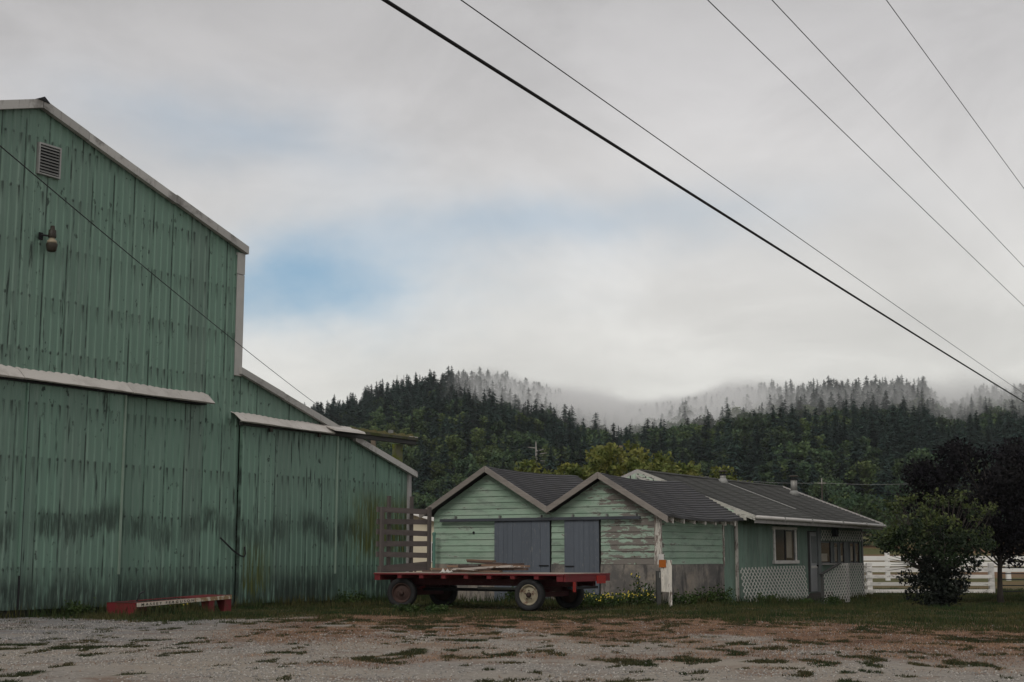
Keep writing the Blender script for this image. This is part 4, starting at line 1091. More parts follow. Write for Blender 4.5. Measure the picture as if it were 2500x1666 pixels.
# ------------------------------------------------------------------ hay wagon
WAG = (1.19, 33.04)
WRZ = PHI
wagon = empty("hay_wagon", (WAG[0], WAG[1], 0), WRZ, "red flatbed hay wagon with a slatted wooden headboard, parked before the shed", "wagon")
WG = wagon
DZ = 0.865; WL = 5.42; WW = 2.22
rw = random.Random(8)
npl = 11
for i in range(npl):
    a = WW * i / npl; b = WW * (i + 1) / npl
    box("deck_plank", MAT['deck'], WG, a + 0.004, b - 0.004, 0.02 + rw.uniform(-0.02, 0.02), WL - 0.02 + rw.uniform(-0.02, 0.02), DZ - 0.035 + rw.uniform(-0.002, 0.002), DZ + rw.uniform(-0.003, 0.004))
box("edge_rail", MAT['red'], WG, -0.035, -0.002, 0.0, WL, DZ - 0.042, DZ - 0.008)
box("edge_rail", MAT['red'], WG, WW + 0.002, WW + 0.035, 0.0, WL, DZ - 0.042, DZ - 0.008)
box("end_rail", MAT['red'], WG, 0.0, WW, -0.035, -0.004, DZ - 0.045, DZ - 0.004)
for i in range(9):
    y = 0.02 + i * 0.652
    wide = 0.17 if i in (0, 8) else 0.12
    y0 = min(y, WL - wide)
    z0 = DZ - 0.045 - (0.135 if i in (0, 8) else 0.085)
    box("cross_beam", MAT['red' if i not in (6,) else 'red'], WG, -0.01, WW + 0.01, y0, y0 + wide, z0, DZ - 0.045)
for x in (0.60, 1.50):
    box("long_sill", MAT['reddark'], WG, x, x + 0.12, 0.05, WL - 0.05, DZ - 0.30, DZ - 0.135)
box("end_plate", MAT['red'], WG, 0.02, WW - 0.02, -0.03, 0.015, DZ - 0.185, DZ - 0.05)
box("end_bracket", MAT['redbright'], WG, 1.52, 1.92, -0.065, -0.032, DZ - 0.24, DZ - 0.055, "bright red bracket on the wagon tail")
box("stake_pocket", MAT['redbright'], WG, 0.36, 0.46, -0.06, -0.032, DZ - 0.42, DZ - 0.19)
MB().prism([(0.45, DZ - 0.36), (1.75, DZ - 0.36), (1.75, DZ - 0.30), (0.45, DZ - 0.30)], lambda u, v, w: (u, w, v), 0.05, 0.16).build("tail_beam", MAT['iron'], WG)
# running gear
for y in (1.01, 4.70):
    box("axle", MAT['reddark'], WG, 0.30, WW - 0.30, y - 0.06, y + 0.06, 0.31, 0.43)
    box("bolster", MAT['reddark'], WG, 0.42, WW - 0.42, y - 0.08, y + 0.08, 0.44, DZ - 0.305)
    for x in (0.52, WW - 0.64):
        MB().prism([(y - 0.35, 0.44), (y + 0.35, 0.44), (y + 0.10, DZ - 0.31), (y - 0.10, DZ - 0.31)], lambda u, v, w: (w, u, v), x, x + 0.10).build("bolster_plate", MAT['reddark'], WG)
MB().bar((1.05, 1.0, 0.455), (1.05, 4.72, 0.455), 0.10, 0.075).build("reach_pole", MAT['iron'], WG)
MB().bar((0.70, 1.1, 0.50), (1.02, 3.0, 0.49), 0.05, 0.05).build("brace_rod", MAT['galv'], WG)
MB().bar((1.10, 4.72, 0.36), (1.05, 5.25, 0.30), 0.07, 0.07).build("tongue", MAT['reddark'], WG)
MB().bar((0.32, 4.70, 0.38), (0.95, 4.55, 0.52), 0.04, 0.05).build("tie_rod", MAT['red'], WG)
def wheel(x, y, steer, rimmat, outward, label=None):
    w = empty("wheel", (x, y, 0.372), steer); w.parent = WG
    if label: w["label"] = label
    s_ = outward
    t = MB(); t.smooth = True; t_cap = False
    prof = [(0.235, -0.075), (0.26, -0.098), (0.31, -0.105), (0.340, -0.092), (0.355, -0.06), (0.360, 0.0), (0.355, 0.06), (0.340, 0.092), (0.31, 0.105), (0.26, 0.098), (0.235, 0.075), (0.225, 0.0), (0.235, -0.075)]
    t.lathe([(r_ * 1.045, h_ * 1.08) for r_, h_ in prof], 36, 'x'); t.f = [q for q in t.f if len(q) == 4]; t.build("tyre", MAT['tyre'], w)
    r = MB(); r.smooth = True
    r.lathe([(0.228, -0.07), (0.244, 0.072 * 1.0), (0.236, 0.088), (0.218, 0.080), (0.205, 0.03), (0.185, 0.015), (0.165, 0.03), (0.12, 0.045), (0.085, 0.05), (0.0, 0.05)], 32, 'x')
    ro = r.build("rim", MAT[rimmat], w); ro.scale = (s_, 1, 1)
    h = MB(); h.smooth = True
    h.lathe([(0.062, 0.045), (0.058, 0.10), (0.045, 0.115), (0.0, 0.118)], 14, 'x')
    ho = h.build("hub", MAT['rimred'], w); ho.scale = (s_, 1, 1)
    bm_ = MB().box(0.045, 0.066, -0.011, 0.011, 0.089, 0.111).mesh("bolt", MAT['rimred'])
    for k in range(5):
        o = link("bolt", bm_, w); o.rotation_euler = (k * 2 * math.pi / 5, 0, 0); o.scale = (s_, 1, 1)
    return w
wheel(0.19, 1.02, R(4), 'rim', -1, "rear near wheel with a cream rim gone rusty")
wheel(0.22, 4.72, R(20), 'rimred', -1, "front near wheel with a dark rusty rim")
wheel(WW - 0.16, 1.02, R(4), 'rimred', 1)
wheel(WW - 0.20, 4.72, R(20), 'rimred', 1)
# headboard of posts and slats
HY = 5.33
for x in (0.03, WW - 0.12):
    box("rack_post", MAT['rackpost'], WG, x, x + 0.11, HY - 0.09, HY - 0.03, DZ + 0.004, 2.48 + (0.06 if x > 1 else 0))
for x, zt_ in ((0.52, 2.78), (1.50, 2.80)):
    MB().bar((x + 0.02, HY + 0.06, DZ - 0.12), (x, HY + 0.05, zt_), 0.10, 0.055, up=(0, 1, 0)).build("rack_stake", MAT['rackpost'], WG)
zz = [2.355, 2.075, 1.795, 1.515, 1.235]
for i, z in enumerate(zz):
    tl = rw.uniform(-0.02, 0.02)
    MB().prism([(-0.06, z - tl), (WW + 0.05, z + tl), (WW + 0.05, z + tl + 0.135), (-0.06, z - tl + 0.13)], lambda u, v, w: (u, w, v), HY - 0.028, HY + 0.012).build("rack_slat", MAT['rack'], WG)
MB().prism([(0.02, DZ + 0.01), (WW - 0.02, DZ + 0.03), (WW - 0.02, DZ + 0.27), (0.02, DZ + 0.16)], lambda u, v, w: (u, w, v), HY - 0.028, HY + 0.012).build("rack_slat", MAT['rack'], WG)

# loose timber on the deck: each board its own thing
def wpoint(x, y): return to_world(WAG, x, y)
boards = [  # x, y, z, length, width, thick, yaw deg, pitch deg, mat, label
    (0.55, 3.55, 0.02, 1.10, 0.14, 0.040, 88, 0.0, 'scrapdark', "dark short board lying flat nearest the headboard on the wagon deck"),
    (0.78, 3.20, 0.05, 1.60, 0.12, 0.045, 93, -1.5, 'scrap', "brown board with a pale upper edge left in the timber heap"),
    (0.62, 2.75, 0.02, 1.85, 0.13, 0.040, 86, 0.0, 'scrap', "long brown board at the bottom front of the timber heap"),
    (0.50, 2.38, 0.10, 1.75, 0.10, 0.045, 92, 3.0, 'scrapwhite', "white-edged board slanting across the front of the timber heap"),
    (0.85, 2.30, 0.10, 1.80, 0.20, 0.050, 90, -2.2, 'scrapdark', "wide dark board in the middle of the timber heap"),
    (0.95, 1.95, 0.15, 1.35, 0.14, 0.045, 87, -1.0, 'scrap', "orange-brown board at the right of the timber heap"),
    (0.72, 1.95, 0.06, 1.50, 0.12, 0.060, 91, 0.5, 'scrapdark', "thick dark beam under the right side of the timber heap"),
    (0.66, 1.72, 0.125, 0.90, 0.09, 0.035, 94, 1.0, 'scrapwhite', "short white-painted board poking out right of the timber heap"),
    (1.05, 2.55, 0.22, 1.05, 0.22, 0.045, 88, -3.5, 'scrapdark', "dark plank on top of the timber heap"),
    (1.15, 2.20, 0.16, 1.30, 0.18, 0.055, 84, 1.5, 'scrapdark', "dark rough board behind the right half of the timber heap"),
    (0.90, 2.95, 0.12, 1.20, 0.16, 0.050, 97, -1.0, 'scrap', "brown board crossing the left half of the timber heap"),
    (1.10, 2.75, 0.275, 0.75, 0.18, 0.040, 92, -2.0, 'scrap', "topmost short brown board of the timber heap"),
]
for x, y, z, L, w_, t_, yaw, pit, mt, lb in boards:
    me = MB().box(-L / 2, L / 2, -w_ / 2, w_ / 2, 0, t_).mesh("loose_board", MAT[mt])
    bx, by = wpoint(x, y + 0.22)
    o = link("loose_board", me, None, (bx, by, DZ + z), (0, R(pit), PHI + R(yaw)))
    tag(o, lb, "board", "scrap boards on the wagon")
rg = MB(); rr = random.Random(5)
N1, N2 = 9, 6
for i in range(N1):
    for j in range(N2):
        rg.v.append((i * 0.035 - 0.14 + rr.uniform(-.012, .012), j * 0.04 - 0.1, max(0.0, 0.045 + 0.04 * math.sin(i * 1.7 + j) + rr.uniform(-.02, .02)) * (0.2 if i in (0, N1 - 1) or j in (0, N2 - 1) else 1)))
for i in range(N1 - 1):
    for j in range(N2 - 1): rg.f.append((i * N2 + j, (i + 1) * N2 + j, (i + 1) * N2 + j + 1, i * N2 + j + 1))
rx, ry = wpoint(0.36, 3.5)
ro = rg.build("rag", MAT['rag'], None, None, (rx, ry, DZ + 0.006), (0, 0, PHI + 1.57))
tag(ro, "crumpled white rag on the wagon deck beside the timber", "rag")
me = MB().box(-0.30, 0.30, -0.03, 0.03, 0, 0.02).mesh("loose_board", MAT['scrapwhite'])
sx, sy = wpoint(0.42, 2.95)
o = link("loose_board", me, None, (sx, sy, DZ + 0.075), (0, R(-4), PHI + R(92))); tag(o, "thin white lath next to the rag on the wagon deck", "board", "scrap boards on the wagon")

# ------------------------------------------------------------------ red implement panel lying by the barn
MFO = to_world(BARN, -4.81, -1.6)
mf = empty("red_implement_frame", (MFO[0], MFO[1], 0), PHI, "long red steel implement frame with a worn cream lettered strip, lying before the barn", "implement")
Lm = 3.0; zs_ = lambda x: 0.265 + 0.036 * x
MB().box(0.0, 0.03, 0.0, 0.88, -0.02, 0.27).build("end_plate", MAT['red'], mf, "red end plate of the frame")
MB().box(0.03, 0.36, 0.0, 0.86, -0.02, 0.03).build("foot_plate", MAT['reddark'], mf)
MB().prism([(0.0, 0.255), (Lm, 0.345 + 0.02), (Lm, 0.36 + 0.02), (0.0, 0.272)], lambda u, v, w: (u, w, v), 0.0, 0.10).build("top_flange", MAT['red'], mf)
MB().prism([(0.0, 0.250), (Lm, 0.352), (Lm, 0.37), (0.0, 0.268)], lambda u, v, w: (u, w, v), 0.78, 0.88).build("top_flange", MAT['red'], mf)
MB().prism([(0.0, 0.256), (0.42, 0.268), (0.42, 0.283), (0.0, 0.271)], lambda u, v, w: (u, w, v), 0.102, 0.778).build("top_plate", MAT['reddark'], mf)
MB().prism([(2.05, 0.322), (Lm, 0.358), (Lm, 0.374), (2.05, 0.338)], lambda u, v, w: (u, w, v), 0.102, 0.778).build("top_plate", MAT['red'], mf)
MB().prism([(0.0, 0.235), (Lm, 0.335), (Lm, 0.35), (0.0, 0.25)], lambda u, v, w: (u, w, v), -0.01, 0.02).build("edge_angle", MAT['iron'], mf)
strip = MB().prism([(0.02, 0.183), (Lm - 0.03, 0.287), (Lm - 0.03, 0.373), (0.02, 0.270)], lambda u, v, w: (u, w, v), -0.022, -0.012).build("lettered_strip", MAT['strip'], mf, "cream strip lettered in black, worn away to the right")
for x0, x1 in ((2.24, 2.42), (2.76, 2.98)):
    MB().prism([(0.0, -0.03), (0.0, 0.32), (0.30, 0.32), (0.12, -0.03)], lambda u, v, w: (w, u, v), x0, x1).build("leg", MAT['red'], mf)
MB().box(0.40, 2.2, 0.80, 0.84, 0.02, 0.22).build("back_rail", MAT['reddark'], mf)
MB().tube([(0.55, 0.55, 0.28), (0.60, 0.50, 0.45), (0.68, 0.44, 0.50)], 0.02, 6).build("lever", MAT['iron'], mf)
fc = bpy.data.curves.new("lettering", 'FONT'); fc.body = "MASSEY FERGUSON"; fc.size = 0.078; fc.space_character = 1.62; fc.extrude = 0.0015; fc.offset = 0.0015
fo = bpy.data.objects.new("lettering_curve", fc); COL.objects.link(fo)
dg = bpy.context.evaluated_depsgraph_get(); dg.update()
tme = bpy.data.meshes.new_from_object(fo.evaluated_get(dg)); bpy.data.objects.remove(fo)
tme.name = "lettering"; tme.materials.clear(); tme.materials.append(MAT['letter'])
wtxt = max(v.co.x for v in tme.vertices); sc_ = 1.60 / wtxt
lo = link("lettering", tme, strip); lo.location = (0.14, -0.0235, 0.205 ); lo.rotation_euler = (R(90), -R(0) , 0); lo.scale = (sc_, 0.95, 1)
lo.rotation_euler = (Matrix.Rotation(-math.atan(0.0347), 4, 'Y') @ Matrix.Rotation(R(90), 4, 'X')).to_euler()
lo["kind"] = "stuff"

# ------------------------------------------------------------------ white post with rusty plate by the shed corner
wp = empty("white_post", (3.93, 36.75, 0), PHI, "cracked white timber post with a rusty orange plate at the shed corner", "post")
MAT['postwhite'] = painted_wood('cracked white post paint', (0.60, 0.56, 0.49), (0.14, 0.11, 0.09), 0.035, 'z')
MB().prism([(-0.14, 0.38), (0.06, 0.36), (0.07, -0.05), (0.13, -0.05), (0.14, 1.17), (-0.15, 1.16)], lambda u, v, w: (u * 1.0, w - u * 0.0, v), -0.06, 0.06).build("post", MAT['postwhite'], wp, None, (0.0, 0, 0), (0, 0, R(-50)))
MB().box(-0.26, -0.155, -0.04, 0.06, -0.05, 0.90).build("back_post", MAT['beam'], wp, None, (0, 0, 0), (0, 0, R(-50)))
MB().box(-0.20, -0.02, -0.085, -0.062, 0.985, 1.175).build("rusty_plate", MAT['rust'], wp, "orange rusted plate", (0, 0, 0), (0, 0, R(-50)))
MB().box(-0.20, -0.06, -0.03, 0.03, 1.18, 1.32).build("cap_block", MAT['whitewood'], wp, None, (0, 0, 0), (0, 0, R(-50)))
MB().box(-0.19, -0.165, -0.055, -0.045, 0.72, 0.86).build("hinge", MAT['galv'], wp, None, (0, 0, 0), (0, 0, R(-50)))

gp = to_world(SHED, -0.32, 7.0)
gpo = MB().tube([(0, 0, -0.1), (0, 0, 1.86), (0.0, 0, 1.90)], [0.045, 0.045, 0.045], 10)
gpo.lathe([(0.055, 1.86), (0.055, 1.93), (0.02, 1.95), (0.0, 1.95)], 10, 'z')
tag(gpo.build("pipe_post", MAT['greenpipe'], None, None, (gp[0], gp[1], 0)), "capped green pipe standing at the left corner of the shed", "pipe")

# small white card in the weeds by the post
wc = MB().box(-0.05, 0.05, -0.005, 0.005, 0.0, 0.12).build("marker_tag", MAT['flashing'], None, None, (3.42, 36.9, 0.42), (R(-10), 0, R(10)))
MB().box(-0.008, 0.008, 0.006, 0.018, -0.46, 0.06).build("stake", MAT['beam'], wc)
tag(wc, "small whitish tag on a stake in the weeds beside the white post", "tag")

# ------------------------------------------------------------------ white board fences and gate on the right
def gz(x, y): return float(ground_z(x, y))
def fence(name, pts, post_w, heights, rail_h, label, mat, group, post_h, cap=0.0):
    """posts at pts (world), rails between; heights = centre of each rail"""
    f = empty(name, (pts[0][0], pts[0][1], gz(*pts[0])), 0, label, "fence", group)
    ox, oy, oz = f.location
    for (x, y) in pts:
        z = gz(x, y) - oz
        box("post", mat, f, x - ox - post_w / 2, x - ox + post_w / 2, y - oy - post_w / 2, y - oy + post_w / 2, z - 0.1, z + post_h)
    for (xa, ya), (xb, yb) in zip(pts[:-1], pts[1:]):
        for h in heights:
            za, zb = gz(xa, ya) - oz + h, gz(xb, yb) - oz + h
            off = -post_w / 2 - 0.014
            MB().bar((xa - ox, ya - oy + off, za), (xb - ox, yb - oy + off, zb), 0.026, rail_h).build("rail", mat, f)
    return f
MAT['fencewood'] = painted_wood('weathered white fence paint', (0.60, 0.58, 0.55), (0.24, 0.22, 0.20), -0.02, 'x')
MAT['fencewhite'] = flat('clean white fence', (0.72, 0.71, 0.69), 0.6, 0.06, 1.0)
FY = 59.5
fence("board_fence", [(13.3, FY), (14.75, FY), (19.75, FY - 0.1)], 0.20, [0.13, 0.42, 0.72, 1.00], 0.14, "weathered white board fence running behind the shrub from the house", MAT['fencewood'], None, 1.27)
fence("board_fence", [(14.0, 84.0), (21.9, 84.0), (29.0, 84.2), (36.5, 84.4)], 0.24, [0.62, 0.95, 1.28], 0.26, "cleaner white board fence farther back across the field", MAT['fencewhite'], None, 1.62)
gate = empty("metal_gate", (20.1, FY - 0.1, gz(20.1, FY)), 0, "dark metal bar gate right of the white fence", "gate")
for h in (0.12, 0.36, 0.60, 0.84, 1.08, 1.32):
    MB().tube([(0.05, 0, h), (4.4, 0, h - 0.02)], 0.024, 6).build("gate_bar", MAT['iron'], gate)
for x in (0.05, 1.4, 2.9, 4.4):
    MB().tube([(x, 0, 0.10), (x, 0, 1.34)], 0.024, 6).build("upright", MAT['iron'], gate)

# ------------------------------------------------------------------ cream farmhouse glimpsed behind the wagon
fh = empty("cream_farmhouse", (-6.6, 84.0, gz(-6.6, 84.0)), R(8), "cream farmhouse with white rake boards glimpsed between barn and shed", "house")
MB().prism([(-5.0, -0.2), (5.0, -0.2), (5.0, 2.5), (0.0, 4.0), (-5.0, 2.5)], lambda u, v, w: (u, w, v), 0.0, 9.0).build("wall", MAT['cream'], fh)
for s_ in (-1, 1):
    MB().prism([(0.0, 4.02), (s_ * 5.5, 2.37), (s_ * 5.5, 2.50), (0.0, 4.16)], lambda u, v, w: (u, w, v), -0.4, 9.4).build("roof", MAT['roofmetal'], fh)
    MB().prism([(0.0, 3.90), (s_ * 5.5, 2.25), (s_ * 5.5, 2.52), (0.0, 4.18)], lambda u, v, w: (u, w, v), -0.47, -0.41).build("rake_board", MAT['fencewhite'], fh)
for x in (-3.4, 1.9, 3.55):
    w_ = MB().box(x - 0.06, x + 0.96, -0.05, -0.005, 0.95, 2.12).build("window", MAT['fencewhite'], fh)
    for i in range(2):
        for j in range(2):
            box("pane", MAT['glass'], w_, x + 0.02 + i * 0.45, x + 0.43 + i * 0.45, -0.062, -0.052, 1.02 + j * 0.53, 1.51 + j * 0.53)
# stacked pallets and rails in front of it
pz = gz(-4.6, 70)
pl = empty("pallet_stack", (-4.75, 70.0, pz), R(4), "low stack of white-edged pallets beyond the wagon", "pallets")
for k in range(4):
    box("deck_board", MAT['whitewood' if k % 2 else 'scrapdark'], pl, -1.6 + 0.06 * k, 1.5 - 0.05 * k, -0.5, 0.5, 0.02 + 0.22 * k, 0.06 + 0.22 * k)
    for x in (-1.4, 0.0, 1.2):
        box("bearer", MAT['scrapdark'], pl, x, x + 0.10, -0.48, 0.48, 0.065 + 0.22 * k, 0.235 + 0.22 * k)
# ------------------------------------------------------------------ vegetation builders
def leaf_mesh(name, centres, size, mat, rng, tips=None, aspect=0.55, up_bias=0.35):
    """one rhombic leaf (two triangles bent along the midrib) per centre"""
    n = len(centres)
    d_ = rng.normal(size=(n, 3)); d_[:, 2] += up_bias * -0.6; d_ /= np.linalg.norm(d_, axis=1)[:, None]
    r_ = rng.normal(size=(n, 3)); sd = np.cross(d_, r_); sd /= np.linalg.norm(sd, axis=1)[:, None]
    nm = np.cross(d_, sd)
    L = size * rng.uniform(0.7, 1.3, n)[:, None]
    c = np.asarray(centres)
    a = c - d_ * L * 0.5; b = c + d_ * L * 0.5
    l = c + sd * L * aspect * 0.5 - nm * L * 0.06; r2 = c - sd * L * aspect * 0.5 - nm * L * 0.06
    v = np.stack([a, l, b, r2], 1).reshape(-1, 3)
    f = (np.arange(n)[:, None] * 4 + np.array([[0, 1, 2, 3]]))
    me = fast_mesh(name, v, f, 4, mat)
    if tips is not None:
        at = me.attributes.new('tip', 'FLOAT', 'POINT'); at.data.foreach_set('value', np.repeat(np.asarray(tips, np.float32), 4))
    return me
def limbs(rng, base, trunk_h, trunk_r, crown_pts, fork=0.55):
    """tapered trunk plus limbs reaching to each crown clump"""
    m_ = MB(); m_.smooth = True
    bx, by, bz = base
    ks = [0, 0.25, 0.5, 0.75, 1.0]
    lean = rng.normal(size=2) * 0.05 * trunk_h
    tp = [(bx + lean[0] * t * t, by + lean[1] * t * t, bz - 0.1 + (trunk_h + 0.1) * t) for t in ks]
    m_.tube(tp, [trunk_r * (1.35 if t == 0 else 1 - 0.45 * t) for t in ks], 8)
    top = Vector(tp[-1])
    for p in crown_pts:
        t = rng.uniform(fork, 1.0); s0 = Vector(tp[0]).lerp(top, t); e = Vector(p)
        mid = s0.lerp(e, 0.5) + Vector((rng.normal() * 0.08, rng.normal() * 0.08, 0.10)) * (e - s0).length
        r0 = trunk_r * rng.uniform(0.28, 0.5)
        m_.tube([s0, mid, e], [r0, r0 * 0.6, r0 * 0.15], 5)
    return m_
def clump_crown(rng, clumps, per, spread, squash=0.75):
    """leaf centres gathered round clump centres; denser at the shell of each clump"""
    out = []
    for (x, y, z, s_) in clumps:
        k = int(per * s_ * s_)
        q = rng.normal(size=(k, 3)); q /= np.linalg.norm(q, axis=1)[:, None]
        rad = spread * s_ * rng.uniform(0.25, 1.0, k)[:, None] ** 0.6
        q = q * rad; q[:, 2] *= squash
        out.append(q + np.array([x, y, z]))
    return np.concatenate(out)
def broad_tree(name, seed, base, h, trunk_h, trunk_r, rx, rz, n_cl, per, spread, leaf_s, mat, label, cat, group=None, tip=False, zc=None, ry=None):
    rng = np.random.default_rng(seed)
    t = empty(name, base, 0, label, cat, group)
    ry = ry or rx; zc = zc if zc is not None else h - rz
    cl = []
    while len(cl) < n_cl:
        q = rng.normal(size=3); q /= np.linalg.norm(q); rr_ = rng.uniform(0.35, 1.0) ** 0.5 * rng.uniform(0.85, 1.08)
        p = (q[0] * rx * rr_, q[1] * ry * rr_, zc + q[2] * rz * rr_)
        if p[2] > 0.15: cl.append((*p, rng.uniform(0.65, 1.25)))
    lm_ = limbs(rng, (0, 0, 0), trunk_h, trunk_r, [c[:3] for c in cl[:min(len(cl), 26)]])
    lm_.build("trunk", MAT['bark'], t)
    cs = clump_crown(rng, cl, per, spread)
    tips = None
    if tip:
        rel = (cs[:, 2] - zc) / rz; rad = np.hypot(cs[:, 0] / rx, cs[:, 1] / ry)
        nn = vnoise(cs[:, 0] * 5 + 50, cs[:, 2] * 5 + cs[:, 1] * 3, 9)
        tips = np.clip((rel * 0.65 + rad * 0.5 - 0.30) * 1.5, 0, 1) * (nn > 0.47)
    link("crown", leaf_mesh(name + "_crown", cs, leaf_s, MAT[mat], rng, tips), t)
    return t

# shrub in front of the house end: pale-tipped crown over a dark leafy skirt
B0 = (11.45, 38.6); bz = gz(*B0)
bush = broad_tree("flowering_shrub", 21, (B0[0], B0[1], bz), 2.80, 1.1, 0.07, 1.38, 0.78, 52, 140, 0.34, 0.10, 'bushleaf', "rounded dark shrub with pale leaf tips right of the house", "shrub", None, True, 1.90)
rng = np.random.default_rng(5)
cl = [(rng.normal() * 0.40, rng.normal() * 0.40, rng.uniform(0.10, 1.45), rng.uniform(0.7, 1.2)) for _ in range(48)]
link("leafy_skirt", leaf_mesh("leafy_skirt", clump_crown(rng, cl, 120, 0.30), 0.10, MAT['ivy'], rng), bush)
sp = MB()
for k in range(6):
    a = rng.uniform(2.4, 3.9); sp.tube([(0, 0, 0.9), (0.8 * math.cos(a), 0.4 * math.sin(a), 1.15 + 0.1 * k * 0.3), (1.55 * math.cos(a) + 0.05 * k, 0.6 * math.sin(a), 1.05 + 0.08 * k)], [0.02, 0.012, 0.005], 5)
so = sp.build("drooping_branch", MAT['bark'], bush); so["kind"] = "stuff"
# young shoots standing out of the crown
sh = MB(); sc_pts = []
for k in range(46):
    a = rng.uniform(0, 6.283); q = rng.uniform(0.1, 1.0) ** 0.5; x_, y_ = 1.45 * q * math.cos(a), 1.45 * q * math.sin(a)
    z_ = 1.98 + 0.80 * math.sqrt(max(0, 1 - q * q * 0.9)); L = rng.uniform(0.18, 0.55)
    e_ = (x_ * 1.12 + rng.normal() * 0.05, y_ * 1.12 + rng.normal() * 0.05, z_ + L)
    sh.tube([(x_ * 0.8, y_ * 0.8, z_ - 0.3), e_], [0.010, 0.004], 4)
    for j in range(22):
        t_ = rng.uniform(0.35, 1.0); sc_pts.append((x_ + (e_[0] - x_) * t_ + rng.normal() * 0.05, y_ + (e_[1] - y_) * t_ + rng.normal() * 0.05, z_ + (e_[2] - z_) * t_ + rng.normal() * 0.03, t_))
so2 = sh.build("shoot", MAT['bark'], bush); so2["kind"] = "stuff"
sc_pts = np.array(sc_pts)
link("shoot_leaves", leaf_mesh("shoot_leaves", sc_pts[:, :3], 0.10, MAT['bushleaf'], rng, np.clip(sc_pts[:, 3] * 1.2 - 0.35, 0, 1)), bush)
# dark plum tree behind it
P0 = (15.95, 47.2); pz_ = gz(*P0)
broad_tree("plum_tree", 33, (P0[0], P0[1], pz_), 5.6, 2.2, 0.10, 2.9, 1.95, 120, 210, 0.62, 0.145, 'plum', "dark purple-leaved tree behind the shrub at the right edge", "tree", None, False, 3.55)
broad_tree("plum_tree", 34, (19.3, 50.5, gz(19.3, 50.5)), 5.6, 2.0, 0.12, 2.6, 2.0, 90, 200, 0.62, 0.15, 'plum', "second purple-leaved tree cut off by the right edge", "tree", None, False, 3.5)
# yellow-green orchard trees behind the shed roofs
for k, (x, y, hh, rx_, lb) in enumerate([(2.0, 64.0, 5.5, 2.1, "yellow-green tree rising behind the valley of the shed roof"),
                                        (4.9, 66.0, 6.4, 2.8, "largest yellow-green tree above the right shed gable"),
                                        (8.4, 68.0, 6.3, 3.0, "yellow-green tree behind the house ridge left of the flue"),
                                        (0.3, 62.0, 4.2, 1.1, "small yellow-green tree top behind the left shed roof")]):
    broad_tree("orchard_tree", 60 + k, (x, y, gz(x, y)), hh, 1.6, 0.11, rx_, hh * 0.36, int(30 * rx_), 105, 0.50, 0.24, 'apple', lb, "tree", "orchard trees behind the sheds")
# bushes in the field edge right of the house
for k, (x, y, hh, rx_, lb) in enumerate([(35.5, 150.0, 6.0, 5.2, "round green bush at the foot of the hill beside the house roof end"),
                                        (43.5, 160.0, 7.5, 5.5, "taller green bush right of the round one at the hill foot"),
                                        (51.5, 170.0, 6.5, 6.0, "green bush at the hill foot behind the shrub")]):
    broad_tree("field_bush", 80 + k, (x, y, gz(x, y) - 0.3), hh, 1.5, 0.2, rx_, hh * 0.5, 34, 60, 1.25, 0.55, 'broadleaf', lb, "bush", "bushes at the foot of the hill")

# weeds and yellow flowers at the foot of the shed and wagon
def weed(seed, x, y, h, r, n, label, flowers=0, group="weeds round the shed"):
    rng = np.random.default_rng(seed)
    t = empty("yellow_flower_clump" if flowers else "weed_clump", (x, y, gz(x, y)), 0, label, "flowers" if flowers else "weeds", group)
    m_ = MB(); tips = []
    for k in range(n):
        a = rng.uniform(0, 6.283); rr_ = r * math.sqrt(rng.uniform(0, 1)); q = (rr_ * math.cos(a), rr_ * math.sin(a))
        hh = h * rng.uniform(0.5, 1.1); l_ = rng.normal(size=2) * 0.12 * hh
        m_.tube([(q[0] * .5, q[1] * .5, -0.02), (q[0], q[1], hh * 0.6), (q[0] + l_[0], q[1] + l_[1], hh)], [0.006, 0.005, 0.003], 3, False)
        tips.append((q[0] + l_[0], q[1] + l_[1], hh))
    so = m_.build("stem", MAT['weed'], t); so["kind"] = "stuff"
    c = np.concatenate([rng.normal(size=(26, 3)) * np.array([0.06, 0.06, h * 0.28]) + np.array([p[0] * 0.8, p[1] * 0.8, p[2] * 0.55]) for p in tips])
    c[:, 2] = np.abs(c[:, 2]) + 0.01
    lo = link("leaves", leaf_mesh("weed_leaves", c, 0.075, MAT['weed'], rng), t)
    if flowers:
        f = MB()
        for k in range(flowers):
            p = tips[k % len(tips)]; cx, cy, cz = p[0] + rng.normal() * 0.08, p[1] + rng.normal() * 0.08, p[2] * rng.uniform(0.75, 1.08) + 0.02
            f.lathe([(0.0, 0.0), (0.016, 0.004), (0.017, 0.012), (0.0, 0.012)], 6, 'y', (cx, cy, cz))
        fo_ = f.build("blossom", MAT['petal'], t); fo_["kind"] = "stuff"
    return t
weed(1, 3.45, 36.75, 0.50, 0.32, 16, "dark weed clump hugging the white post")
weed(2, 2.75, 36.7, 0.32, 0.45, 18, "weeds with many yellow flowers along the block base", 46, "flowering weeds")
weed(3, 2.15, 36.9, 0.30, 0.40, 16, "yellow flowered weeds between wagon tail and block base", 34, "flowering weeds")
weed(4, 3.20, 36.55, 0.34, 0.30, 12, "yellow flowered weeds left of the white post", 24, "flowering weeds")
weed(5, 1.75, 36.2, 0.36, 0.35, 14, "leafy weeds behind the far rear wagon wheel", 10, "flowering weeds")
weed(6, 5.85, 40.4, 0.40, 0.35, 18, "weeds at the corner between shed and house")
weed(7, -2.35, 32.9, 0.16, 0.35, 16, "low weed patch in front of the front wagon wheel")
weed(8, -1.7, 33.0, 0.14, 0.30, 14, "low weed patch below the wagon bed")
weed(9, -7.7, 32.4, 0.20, 0.5, 16, "yellow flowered weeds under the red implement frame", 9, "flowering weeds")
weed(10, 10.0, 45.2, 0.30, 0.45, 20, "weeds in front of the house ramp")
